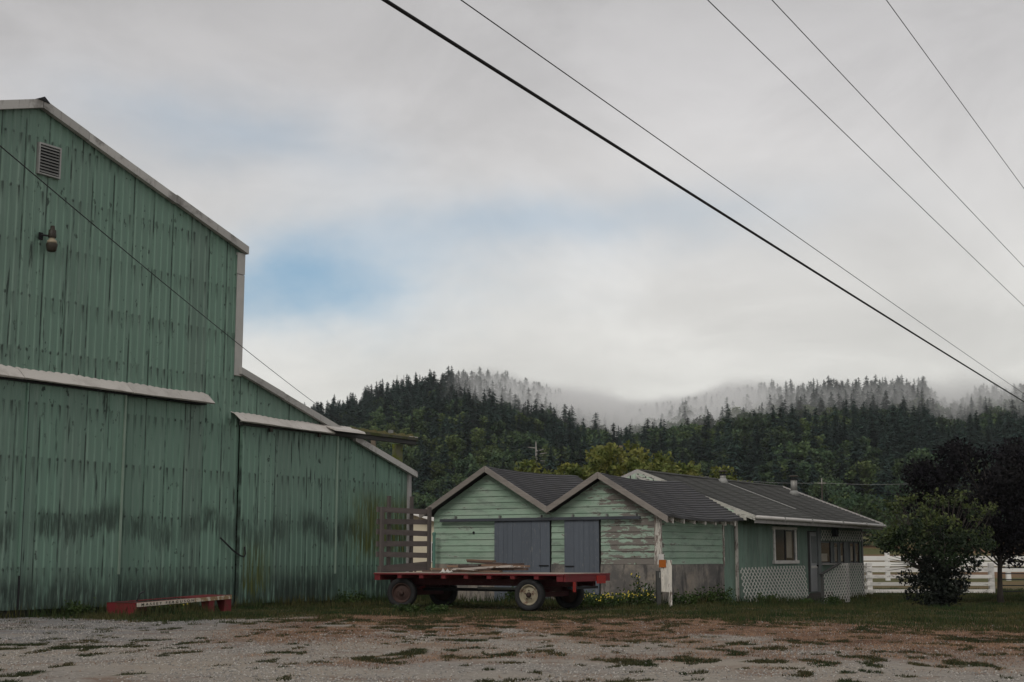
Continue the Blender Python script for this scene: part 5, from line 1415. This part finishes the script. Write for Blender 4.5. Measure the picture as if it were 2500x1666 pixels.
weed(12, 4.55, 38.3, 0.28, 0.40, 18, "weeds along the block base right of the white post")
weed(13, 5.2, 39.4, 0.34, 0.35, 16, "taller weeds near the far end of the block base")
weed(14, 7.6, 42.9, 0.30, 0.40, 18, "weeds growing up the left end of the lattice skirting")
weed(15, 8.9, 44.2, 0.22, 0.45, 18, "weeds below the house window lattice")
weed(16, -4.4, 38.6, 0.30, 0.5, 18, "weeds at the lean-to wall left of the wagon")
weed(17, -9.4, 31.2, 0.25, 0.4, 14, "weeds at the left end of the red implement frame")
weed(18, 0.1, 39.4, 0.45, 0.35, 18, "tall weeds against the shed behind the wagon")
weed(11, 3.2, 36.9, 0.85, 0.14, 5, "tall stalks with a few yellow flowers by the block base", 7, "flowering weeds")

# ------------------------------------------------------------------ hillside wood
def conifer_mesh(name, seed, h=18.0, r=3.1, levels=24, bare=0.10, ragged=0.3, ex=0.74):
    rng = np.random.default_rng(seed); V_ = []; F_ = []
    for i in range(levels):
        t = bare + (1 - bare) * (i + rng.uniform(-0.3, 0.3)) / levels
        t = min(max(t, bare), 0.985)
        rad = r * (1 - t) ** ex * rng.uniform(1 - ragged, 1 + ragged * 0.6) + 0.30
        nb = int(6 + 6 * (1 - t))
        for b in range(nb):
            a = rng.uniform(0, 6.283); L = rad * rng.uniform(0.6, 1.15); z0 = h * t + rng.uniform(-0.25, 0.25)
            dr = rng.uniform(0.0, 0.55) * L; ca, sa = math.cos(a), math.sin(a)
            w = 0.34 * L + 0.22
            for sgm in (0.35, 0.72, 1.0):
                c0 = L * (sgm - 0.38); c1 = L * sgm; zz0 = z0 - dr * (sgm - 0.38) ** 1.4 if sgm > 0.38 else z0; zz1 = z0 - dr * sgm ** 1.4
                ww = w * (1.25 - sgm * 0.75) * rng.uniform(0.7, 1.2); hang = rng.uniform(0.2, 0.55) * ww
                o = len(V_)
                V_ += [(ca * c0, sa * c0, zz0), (ca * (c0 + c1) / 2 - sa * ww, sa * (c0 + c1) / 2 + ca * ww, (zz0 + zz1) / 2 - hang), (ca * c1, sa * c1, zz1), (ca * (c0 + c1) / 2 + sa * ww, sa * (c0 + c1) / 2 - ca * ww, (zz0 + zz1) / 2 - hang)]
                F_ += [(o, o + 1, o + 2, o + 3)]
    o = len(V_)
    for k in range(3):
        a = k * 2.09; V_ += [(0.10 * math.cos(a), 0.10 * math.sin(a), h * 0.95)]
    V_ += [(0, 0, h * 1.015)]; F_ += [(o, o + 1, o + 3, o + 3), ]
    F_[-1] = (o, o + 1, o + 2, o + 3)
    return fast_mesh(name, np.array(V_), np.array(F_), 4, MAT['conifer'])
def broad_mesh(name, seed, h, rx, mat):
    rng = np.random.default_rng(seed); cl = []
    for _ in range(34):
        q = rng.normal(size=3); q /= np.linalg.norm(q); s_ = rng.uniform(0.5, 1.0)
        cl.append((q[0] * rx * s_, q[1] * rx * s_, h * 0.62 + q[2] * h * 0.36 * s_, rng.uniform(0.7, 1.3)))
    return leaf_mesh(name, clump_crown(rng, cl, 44, rx * 0.36), 0.78, MAT[mat], rng, None, 0.75)
def trunk_mesh(name, h, r, mat='bark'):
    m_ = MB(); m_.smooth = True
    m_.tube([(0, 0, -0.8), (0, 0, h * 0.4), (0.05, 0, h * 0.8), (0, 0.03, h)], [r, r * 0.75, r * 0.35, r * 0.06], 6); return m_.mesh(name, MAT[mat])
con = [conifer_mesh("conifer_crown", 100 + i, 18.0, (4.4, 3.8, 4.9, 4.2, 3.5)[i], (34, 36, 32, 28, 32)[i], (0.08, 0.14, 0.06, 0.2, 0.3)[i], (0.25, 0.35, 0.3, 0.5, 0.55)[i], (0.74, 0.7, 0.62, 0.5, 0.8)[i]) for i in range(5)]
contr = trunk_mesh("conifer_trunk", 17.6, 0.26)
bro = [broad_mesh("broadleaf_crown", 200 + i, (10, 9, 11)[i], (3.9, 3.3, 4.4)[i], 'broadleaf') for i in range(3)] + [broad_mesh("light_crown", 210 + i, (9.5, 8)[i], (3.7, 3.0)[i], 'lightleaf') for i in range(2)]
brotr = trunk_mesh("broadleaf_trunk", 6.5, 0.20)

rng = np.random.default_rng(77)
cand = []
yy = FOOT + 2
while yy < RIDGE + 34:
    step = 4.3 + 1.7 * (yy - FOOT) / (RIDGE - FOOT)
    a = -0.165
    while a < 0.385:
        cand.append((a * yy + rng.uniform(-2.4, 2.4), yy + rng.uniform(-2.4, 2.4))); a += step / yy
    yy += step * 0.95
cand = np.array(cand)
cz_ = hill_z(cand[:, 0], cand[:, 1])
azc = cand[:, 0] / cand[:, 1]; tt = (cand[:, 1] - FOOT) / (RIDGE - FOOT)
# broadleaf belts: low on the hill and in drifts higher up
dn = fbm(cand[:, 0] * 0.022 + 40, cand[:, 1] * 0.022, 51, 3)
pb = np.clip(0.46 - tt * 0.55 + (dn - 0.5) * 2.6, 0.0, 0.9); pb = np.where(tt > 0.86, 0.0, pb)
isb = rng.uniform(size=len(cand)) < pb
hscale = rng.uniform(0.62, 1.08, len(cand)) * np.where(isb, 0.95, np.interp(tt, [0, 0.25, 1.0], [0.55, 0.70, 0.80]))
hscale = np.where(isb, rng.uniform(0.70, 1.35, len(cand)) * np.interp(tt, [0, 0.3, 1], [0.55, 0.78, 0.9]), hscale)
light = isb & (rng.uniform(size=len(cand)) < np.clip((fbm(cand[:, 0] * 0.03, cand[:, 1] * 0.03, 61, 3) - 0.44) * 4.0, 0.03, 0.75))
kind_i = np.where(isb, np.where(light, 3 + rng.integers(0, 2, len(cand)), rng.integers(0, 3, len(cand))), rng.integers(0, 5, len(cand)))
rotz = rng.uniform(0, 6.283, len(cand))
wid = hscale * rng.uniform(0.85, 1.2, len(cand))
topz = cz_ + np.where(isb, 10.0, 18.0) * hscale
topy = 1360 - (topz - CAM_H) / cand[:, 1] * 3512; px_ = 1250 + 3512 * azc
SILX = [600, 800, 870, 1000, 1003, 1060, 1190, 1260, 1700, 1790, 1900, 2140, 2150, 2185, 2200, 2600]
SILY = [900, 1030, 1050, 1060, 1235, 1235, 1145, 1130, 1120, 1160, 1190, 1275, 1330, 1250, 1060, 1060]
sil = np.interp(px_, SILX, SILY)
seen = (topy < sil - 6) & (px_ > 760) & (px_ < 2510)
def pick(mask, n):
    idx = np.where(mask)[0]
    # nearest first, thinned so that the picked ones spread over the visible slope; the skyline trees come in too
    score = hscale[idx] * 18 / cand[idx, 1] + 0.004 * rng.uniform(size=len(idx)) + np.where(tt[idx] > 0.9, 0.012, 0.0)
    return idx[np.argsort(-score)[:n]]
pc = pick(seen & ~isb, 290); pbk = pick(seen & isb & ~light, 150); pl_ = pick(seen & light, 60)
chosen = np.zeros(len(cand), bool)
def plant(idx, names, label, cat, grp, crowns, trunk, off=0):
    for q in idx:
        chosen[q] = True
        nm = names
        t = bpy.data.objects.new(nm, None); COL.objects.link(t)
        t.location = (cand[q, 0], cand[q, 1], cz_[q]); t.rotation_euler = (0, 0, rotz[q]); t.scale = (wid[q], wid[q], hscale[q])
        tag(t, label, cat, grp)
        for n_, me in (("trunk", trunk), ("crown", crowns[kind_i[q] - off])):
            o = bpy.data.objects.new(n_, me); COL.objects.link(o); o.parent = t
plant(pc, "conifer_tree", "dark conifer on the wooded hillside", "tree", "conifers on the hillside", con, contr)
plant(pbk, "broadleaf_tree", "mid-green broadleaf tree among the hillside conifers", "tree", "broadleaf trees on the hillside", bro, brotr)
plant(pl_, "maple_tree", "pale yellow-green tree among the hillside conifers", "tree", "pale trees on the hillside", bro, brotr)
# everything else on the slope reads as one wood: points carrying the same crowns
rest = np.where(~chosen)[0]
pc_col = bpy.data.collections.new("wood_crowns")
protos = [bpy.data.objects.new("wood_crown_%d" % i, me) for i, me in enumerate(con + bro)]
for o in protos: pc_col.objects.link(o)
wm = bpy.data.meshes.new("hillside_wood"); wm.vertices.add(len(rest))
wm.vertices.foreach_set('co', np.stack([cand[rest, 0], cand[rest, 1], cz_[rest]], 1).astype(np.float32).ravel())
for nm, typ, arr in (('kindi', 'INT', (kind_i[rest] + np.where(isb[rest], 5, 0)).astype(np.int32)), ('rot', 'FLOAT', rotz[rest].astype(np.float32)), ('hs', 'FLOAT', hscale[rest].astype(np.float32)), ('ws', 'FLOAT', wid[rest].astype(np.float32))):
    at = wm.attributes.new(nm, typ, 'POINT'); at.data.foreach_set('value', arr)
wood_o = tag(link("hillside_wood", wm), "dense conifer wood covering the hill behind", None, None, "stuff")
ng = bpy.data.node_groups.new("scatter wood", 'GeometryNodeTree')
ng.interface.new_socket("Geometry", in_out='INPUT', socket_type='NodeSocketGeometry'); ng.interface.new_socket("Geometry", in_out='OUTPUT', socket_type='NodeSocketGeometry')
gi = ng.nodes.new('NodeGroupInput'); go_ = ng.nodes.new('NodeGroupOutput'); iop = ng.nodes.new('GeometryNodeInstanceOnPoints'); ci = ng.nodes.new('GeometryNodeCollectionInfo')
ci.inputs['Collection'].default_value = pc_col; ci.inputs['Separate Children'].default_value = True; ci.inputs['Reset Children'].default_value = True
def nattr(n, t):
    a = ng.nodes.new('GeometryNodeInputNamedAttribute'); a.data_type = t; a.inputs[0].default_value = n; return a.outputs[0]
cr = ng.nodes.new('ShaderNodeCombineXYZ'); cs_ = ng.nodes.new('ShaderNodeCombineXYZ')
ng.links.new(nattr('rot', 'FLOAT'), cr.inputs[2])
w_o = nattr('ws', 'FLOAT'); ng.links.new(w_o, cs_.inputs[0]); ng.links.new(w_o, cs_.inputs[1]); ng.links.new(nattr('hs', 'FLOAT'), cs_.inputs[2])
ng.links.new(gi.outputs[0], iop.inputs['Points']); ng.links.new(ci.outputs[0], iop.inputs['Instance'])
iop.inputs['Pick Instance'].default_value = True
ng.links.new(nattr('kindi', 'INT'), iop.inputs['Instance Index']); ng.links.new(cr.outputs[0], iop.inputs['Rotation']); ng.links.new(cs_.outputs[0], iop.inputs['Scale'])
ng.links.new(iop.outputs[0], go_.inputs[0])
wood_o.modifiers.new("scatter", 'NODES').node_group = ng

# dead snags standing above the canopy
def hill_at(px, y): x = (px - 1250) / 3512 * y; return x, y, float(hill_z(x, y))
def snag(px, y, top_py, label, arms=0, seed=1):
    x, y, z = hill_at(px, y); zt = CAM_H + (1360 - top_py) / 3512 * y
    t = empty("dead_tree", (x, y, z), 0, label, "dead tree", "dead trees on the hill"); r = random.Random(seed)
    h = zt - z
    MB().tube([(0, 0, -0.5), (0.1, 0, h * 0.6), (0, 0, h)], [0.38, 0.26, 0.08], 6).build("trunk", MAT['snag' if arms else 'bark'], t)
    for k in range(arms):
        hh = h * (0.42 + 0.5 * k / arms); a = r.choice((0.1, 3.0)) + r.uniform(-.4, .4); L = r.uniform(1.2, 2.8)
        MB().tube([(0, 0, hh), (L * math.cos(a), L * math.sin(a) * 0.4, hh + r.uniform(-.2, .5))], [0.14, 0.05], 5).build("branch", MAT['snag'], t)
snag(902, 585, 940, "tallest bare trunk at the left end of the ridge")
snag(964, 588, 912, "bare spire standing above the ridge conifers, left of a pair")
snag(981, 586, 912, "bare spire standing above the ridge conifers, right of a pair")
snag(1309, 300, 1078, "bleached dead tree with stub branches in front of the wood", 7, 4)
snag(1189, 590, 940, "pale dead trunk among the conifers right of the summit", 2, 5)
# ------------------------------------------------------------------ overhead lines
def uv(u, v): return (u * 0.5240 + v * -0.8517, u * 0.8517 + v * 0.5240)
def wire(name, a, b, sag, r, label, mat='wire', n=40, group="overhead lines", ext=()):
    a = Vector(a); b = Vector(b); pts = []
    for i in range(n + 1):
        t = i / n; p = a.lerp(b, t); p.z -= 4 * sag * t * (1 - t); pts.append(p)
    m_ = MB(); m_.smooth = True
    org = pts[0].copy(); m_.tube([p - org for p in pts], r, 6)
    return tag(m_.build(name, MAT[mat], None, None, org), label, "cable", group)
# visible point pairs at a nominal height of 8 m, scaled to each cable's own height
lines = [((13.33, 10.02), (64.63, 13.40), 6.05, 0.0185, "thick black cable, lowest of the lines crossing the sky"),
         ((13.82, 9.22), (61.5, 12.73), 6.35, 0.0058, "thin cable running just above the thick black one"),
         ((15.41, 6.64), (39.67, 8.09), 8.60, 0.0070, "thin wire in the middle of the three steep ones"),
         ((15.82, 5.97), (34.19, 6.92), 9.20, 0.0070, "thin wire second from the right corner of the sky"),
         ((16.55, 4.78), (26.69, 5.33), 10.4, 0.0075, "steepest thin wire in the upper right corner")]
U0, U1 = -14.0, 72.0
ends = []
for (ua, va), (ub, vb), hz_, r, lb in lines:
    k = (hz_ - CAM_H) / (8.0 - CAM_H)
    f = lambda u: (va + (u / k - ua) * (vb - va) / (ub - ua)) * k
    p0 = uv(U0, f(U0)); p1 = uv(U1, f(U1)); ends.append((p0, p1, hz_))
    wire("power_line", (*p0, hz_ + 0.12), (*p1, hz_ + 0.12), 0.16, r, lb)
def pole(loc, h, label, arms=(), grp="utility poles"):
    t = empty("utility_pole", (loc[0], loc[1], gz(*loc)), 0, label, "pole", grp)
    MB().tube([(0, 0, -0.5), (0, 0, h * 0.5), (0, 0, h)], [0.17, 0.15, 0.11], 10).build("shaft", MAT['pole'], t)
    for z, w, a in arms:
        MB().bar((-w * math.cos(a), -w * math.sin(a), z), (w * math.cos(a), w * math.sin(a), z), 0.10, 0.12).build("crossarm", MAT['pole'], t)
    return t
for j, lb in ((0, "utility pole carrying the overhead lines behind the viewer"), (1, "utility pole carrying the overhead lines far right")):
    c = np.mean([e[j] for e in ends], axis=0)
    pole((c[0], c[1]), 10.9, lb, [(10.4, 2.2, PHI + math.pi / 2), (9.2, 2.0, PHI + math.pi / 2), (8.6, 2.0, PHI + math.pi / 2), (6.2, 2.0, PHI + math.pi / 2)])
# service wire passing over the lean-to to a pole behind it
wire("service_wire", (-6.02, -4.0, 6.5), (-6.05, 62.0, 6.15), 0.42, 0.0075, "thin service wire slanting down across the barn wall", 'wire', 60)
pole((-6.05, 62.0), 6.3, "short pole behind the lean-to taking the service wire")
pole((-6.02, -4.0), 6.7, "short pole behind the viewer holding the service wire")
# faint line strung along the foot of the hill
def at(px, py, y): return ((px - 1250) / 3512 * y, y, CAM_H + (1360 - py) / 3512 * y)
a_, b_, c_ = at(1640, 1150, 118), at(2012, 1180, 122), at(2260, 1181, 125)
wire("field_wire", a_, b_, 0.35, 0.011, "faint pale wire strung before the wooded hill, left span", 'wirepale', 24)
wire("field_wire", b_, c_, 0.12, 0.011, "faint pale wire strung before the wooded hill, right span", 'wirepale', 24)
for p, lb in ((b_, "thin grey pole top on the field line before the hill"), (a_, "grey field line pole hidden behind the house roof"), (c_, "grey field line pole behind the purple tree")):
    t = empty("field_pole", (p[0], p[1], gz(p[0], p[1])), 0, lb, "pole", "field line poles")
    MB().tube([(0, 0, -0.3), (0, 0, p[2] - gz(p[0], p[1]) - 0.1)], [0.10, 0.06], 8).build("shaft", MAT['bark'], t)
    MB().tube([(0, 0, p[2] - gz(p[0], p[1]) - 0.1), (0, 0, p[2] - gz(p[0], p[1]) + 0.4)], [0.05, 0.05], 8).build("pole_top", MAT['snag'], t)
    box("insulator_arm", MAT['snag'], t, -0.35, 0.35, -0.05, 0.05, p[2] - gz(p[0], p[1]) - 0.06, p[2] - gz(p[0], p[1]) + 0.02)
pole((5.75, 75.0), 7.05 - gz(5.75, 75.0), "brown pole top rising out of the orchard trees")

# ------------------------------------------------------------------ ground cover: blades, straw, stones
rng = np.random.default_rng(12)
def inside(O, x0, x1, y0, y1, x, y):
    dx_, dy_ = x - O[0], y - O[1]; lx = dx_ * UX + dy_ * UY; ly = dx_ * VX + dy_ * VY
    return (lx > x0) & (lx < x1) & (ly > y0) & (ly < y1)
def built(x, y):
    return inside(BARN, -14, 7.5, -0.02, 21, x, y) | inside(SHED, -0.02, 5.0, -0.02, 7.3, x, y) | inside(HOUSE, 0, 11.8, 0.0, 6.5, x, y)
def near_wall(x, y):
    w = np.zeros(len(x))
    for O, b in ((BARN, (-14, 7.5, -0.5, 0.3)), (SHED, (-0.55, 5.0, -0.5, 7.4)), (HOUSE, (-0.2, 12.2, -0.9, 0.2)), ((MFO[0], MFO[1]), (-0.15, 3.2, -0.35, 1.0))):
        w = np.maximum(w, inside(O, *b, x, y) * 1.0)
    return w
def frustum(n, y0, y1, power=1.0):
    y = y0 + (y1 - y0) * rng.uniform(size=n) ** power
    x = rng.uniform(-0.385, 0.385, n) * y
    return x, y
def blades(name, x, y, h, w, mat, label, lean=0.5):
    n = len(x); z = ground_z(x, y)
    a = rng.uniform(0, 6.283, n); l_ = h * rng.uniform(0.1, lean, n); b = rng.uniform(0, 6.283, n)
    dx_, dy_ = np.cos(a) * w / 2, np.sin(a) * w / 2
    v = np.stack([np.stack([x - dx_, y - dy_, z - 0.01], 1), np.stack([x + dx_, y + dy_, z - 0.01], 1), np.stack([x + np.cos(b) * l_, y + np.sin(b) * l_, z + h], 1)], 1).reshape(-1, 3)
    f = np.arange(n * 3).reshape(-1, 3)
    return tag(link(name, fast_mesh(name, v, f, 3, mat)), label, None, None, "stuff")
def _blade(a, b):
    def fn(g):
        p = g.pos(); n = g.noise(p, 0.9, 4, 0.6)
        rn = g.new('ShaderNodeNewGeometry').outputs['Random Per Island']
        c = g.mix(g.mr(n, 0.36, 0.64), a + (1,), b + (1,))
        c = g.hsv(c, g.m('ADD', 0.55, g.m('MULTIPLY', rn, 0.9)))
        return (c,)
    return fn
MAT['grass'] = material('grass blades', _blade((0.024, 0.046, 0.014), (0.078, 0.072, 0.028)), 0.7, 0, 0.2, 0.3)
MAT['tuft'] = material('tuft blades', _blade((0.024, 0.036, 0.014), (0.068, 0.058, 0.026)), 0.8, 0, 0.2, 0.2)
MAT['straw'] = material('dry straw', _blade((0.150, 0.078, 0.048), (0.340, 0.215, 0.135)), 0.8, 0, 0.2, 0.2)
x, y = frustum(520000, 14.0, 66.0, 0.8)
gr_, dr_ = cover(x, y); nw = near_wall(x, y); bl = built(x, y); e_ = np.interp(x, EX, EY)
lawn = y > e_ - 1.6
keep = (~bl) & lawn & (rng.uniform(size=len(x)) < np.clip(gr_ * 0.78 + nw * 0.3, 0, 1))
xk, yk, nk = x[keep], y[keep], nw[keep]
clump = fbm(xk * 1.1, yk * 1.1, 71, 3)
under = inside(WAG, -0.9, 2.5, -0.6, 6.0, xk, yk) * 1.0
hh = (0.030 + 0.085 * np.clip((clump - 0.34) * 2.6, 0, 1) ** 1.4) * rng.uniform(0.5, 1.3, len(xk)) * np.where(yk > 36, 1.35, 1.0) * (1 - 0.55 * under) + nk * rng.uniform(0.0, 0.34, len(xk)) ** 1.3 * (clump > 0.40)
blades("grass", xk, yk, hh, 0.014 + 0.0003 * yk, MAT['grass'], "short uneven green grass round the buildings")
# flat mats of grass and moss between the stones
x, y = frustum(900000, 13.6, 31.0, 0.9)
gr_, dr_ = cover(x, y); e_ = np.interp(x, EX, EY)
keep = (y <= e_ + 0.3) & (~built(x, y)) & (rng.uniform(size=len(x)) < np.clip(gr_ - 0.15, 0, 1))
xk, yk = x[keep], y[keep]
blades("grass_tufts", xk, yk, rng.uniform(0.008, 0.034, len(xk)), 0.017, MAT['tuft'], "low dark tufts of grass and moss scattered over the gravel", 1.6)
x, y = frustum(300000, 15.0, 36.0, 0.9)
gr_, dr_ = cover(x, y)
keep = (~built(x, y)) & (rng.uniform(size=len(x)) < dr_ * 0.75 * (1 - 0.6 * gr_) + 0.012)
xk, yk = x[keep], y[keep]
blades("dry_grass", xk, yk, rng.uniform(0.006, 0.036, len(xk)), 0.014, MAT['straw'], "dead straw-coloured grass between gravel and lawn", 2.6)
# stones
def _stone(g):
    rn = g.new('ShaderNodeNewGeometry').outputs['Random Per Island']
    c = g.mix(rn, (0.17, 0.165, 0.16, 1), (0.48, 0.45, 0.41, 1))
    return (c,)
MAT['stone'] = material('gravel stones', _stone, 0.9, 0, 0.2)
x, y = frustum(90000, 13.6, 29.0, 1.15)
gr_, dr_ = cover(x, y)
pn = fbm(x * 0.8, y * 0.5, 91, 3)
keep = rng.uniform(size=len(x)) < (1 - gr_) * (1 - 0.6 * dr_) * np.clip((pn - 0.36) * 2.2, 0.05, 0.6)
x, y = x[keep], y[keep]; n = len(x)
s_ = rng.uniform(0.006, 0.016, n) * rng.uniform(0.7, 1.35, n); z = ground_z(x, y)
oct_ = np.array([[1, 0, 0], [0, 1, 0], [-1, 0, 0], [0, -1, 0], [0, 0, 0.75], [0, 0, -0.5]])
v = oct_[None] * s_[:, None, None] * rng.uniform(0.6, 1.3, (n, 6, 1))
ra = rng.uniform(0, 6.283, n); ca, sa = np.cos(ra)[:, None], np.sin(ra)[:, None]
v = np.stack([v[:, :, 0] * ca - v[:, :, 1] * sa, v[:, :, 0] * sa + v[:, :, 1] * ca, v[:, :, 2]], 2) + np.stack([x, y, z + s_ * 0.2], 1)[:, None, :]
fo8 = np.array([[0, 1, 4], [1, 2, 4], [2, 3, 4], [3, 0, 4], [1, 0, 5], [2, 1, 5], [3, 2, 5], [0, 3, 5]])
f = (np.arange(n)[:, None, None] * 6 + fo8[None]).reshape(-1, 3)
tag(link("gravel_stones", fast_mesh("gravel_stones", v.reshape(-1, 3), f, 3, MAT['stone'])), "loose grey gravel scattered over the yard", None, None, "stuff")
# ------------------------------------------------------------------ low cloud caught on the ridge, and thin air haze
def volume_mat(name, fn, aniso=0.0, color=(0.97, 0.97, 0.97, 1)):
    m = bpy.data.materials.new(name); m.use_nodes = True
    nt = m.node_tree; nt.nodes.clear(); g = G(nt)
    out = g.new('ShaderNodeOutputMaterial'); v = g.new('ShaderNodeVolumePrincipled')
    v.inputs['Color'].default_value = color; v.inputs['Anisotropy'].default_value = aniso
    g.put(v.inputs['Density'], fn(g)); g.l.new(v.outputs[0], out.inputs['Volume'])
    return m
def fog_density(g):
    p = g.pos(); x, y, z = g.sep(p)
    a = g.m('DIVIDE', x, y)
    el_ = g.m('MULTIPLY', g.m('DIVIDE', g.m('SUBTRACT', z, 1.25), y), 600.0)      # height carried back to the ridge, metres
    n = g.noise(g.v('MULTIPLY', p, (1.0, 0.8, 1.25)), 0.023, 5, 0.64, 0.5)
    n2 = g.noise(g.v('MULTIPLY', p, (0.6, 0.5, 0.5)), 0.011, 2, 0.5)
    def bumpf(c, w, h):
        q = g.m('DIVIDE', g.m('SUBTRACT', a, c), w); return g.m('MULTIPLY', g.m('POWER', 2.718, g.m('MULTIPLY', g.m('MULTIPLY', q, q), -1.0)), h)
    # the cloud lies along the tree tops, sags over the saddle between the two summits and thins out to the left
    top = g.m('ADD', 63.5, g.m('SUBTRACT', bumpf(-0.033, 0.032, 5.5), bumpf(0.080, 0.050, 7.0)))
    top = g.m('SUBTRACT', top, bumpf(0.118, 0.034, 4.5))
    hgt = g.m('ADD', g.m('SUBTRACT', el_, top), g.m('MULTIPLY', g.m('SUBTRACT', n, 0.5), 40.0))
    d_ = g.m('MULTIPLY', g.mr(hgt, -17.0, -2.0), g.mr(hgt, -1.0, 12.0, 1.0, 0.0))
    amt = g.m('ADD', g.mr(a, -0.055, 0.055, 0.0, 1.0), 0.0)
    amt = g.m('MULTIPLY', amt, g.mr(a, 0.13, 0.20, 1.0, 0.12))
    amt = g.m('MULTIPLY', amt, g.mr(n2, 0.30, 0.48, 0.45, 1.0))
    sidef = g.m('MULTIPLY', g.m('MULTIPLY', g.mr(y, 395, 450), g.mr(y, 640, 690, 1.0, 0.0)), g.mr(a, 0.40, 0.46, 1.0, 0.0))
    zf_ = g.m('MULTIPLY', g.mr(z, 24.0, 31.0), g.mr(z, 108.0, 120.0, 1.0, 0.0))
    return g.m('MULTIPLY', g.m('MULTIPLY', g.m('MULTIPLY', d_, amt), g.m('MULTIPLY', zf_, sidef)), 0.10)
fogm = volume_mat('low cloud', fog_density, 0.0, (1, 1, 1, 1))
fog = MB().prism([(-45, 390), (185, 390), (325, 692), (-45, 692)], lambda u, v, w: (u, v, w), 23.0, 121.0).build("low_cloud", fogm)
tag(fog, "low cloud hanging on the wooded ridge", None, None, "stuff")
HAZE = 0.00010
hazem = volume_mat('thin haze', lambda g: HAZE, 0.3, (0.86, 0.92, 1.0, 1))
hz = MB().box(-950, 950, -90, 960, -2.0, 150.0).build("haze", hazem)
tag(hz, "thin bluish haze in the air", None, None, "stuff")
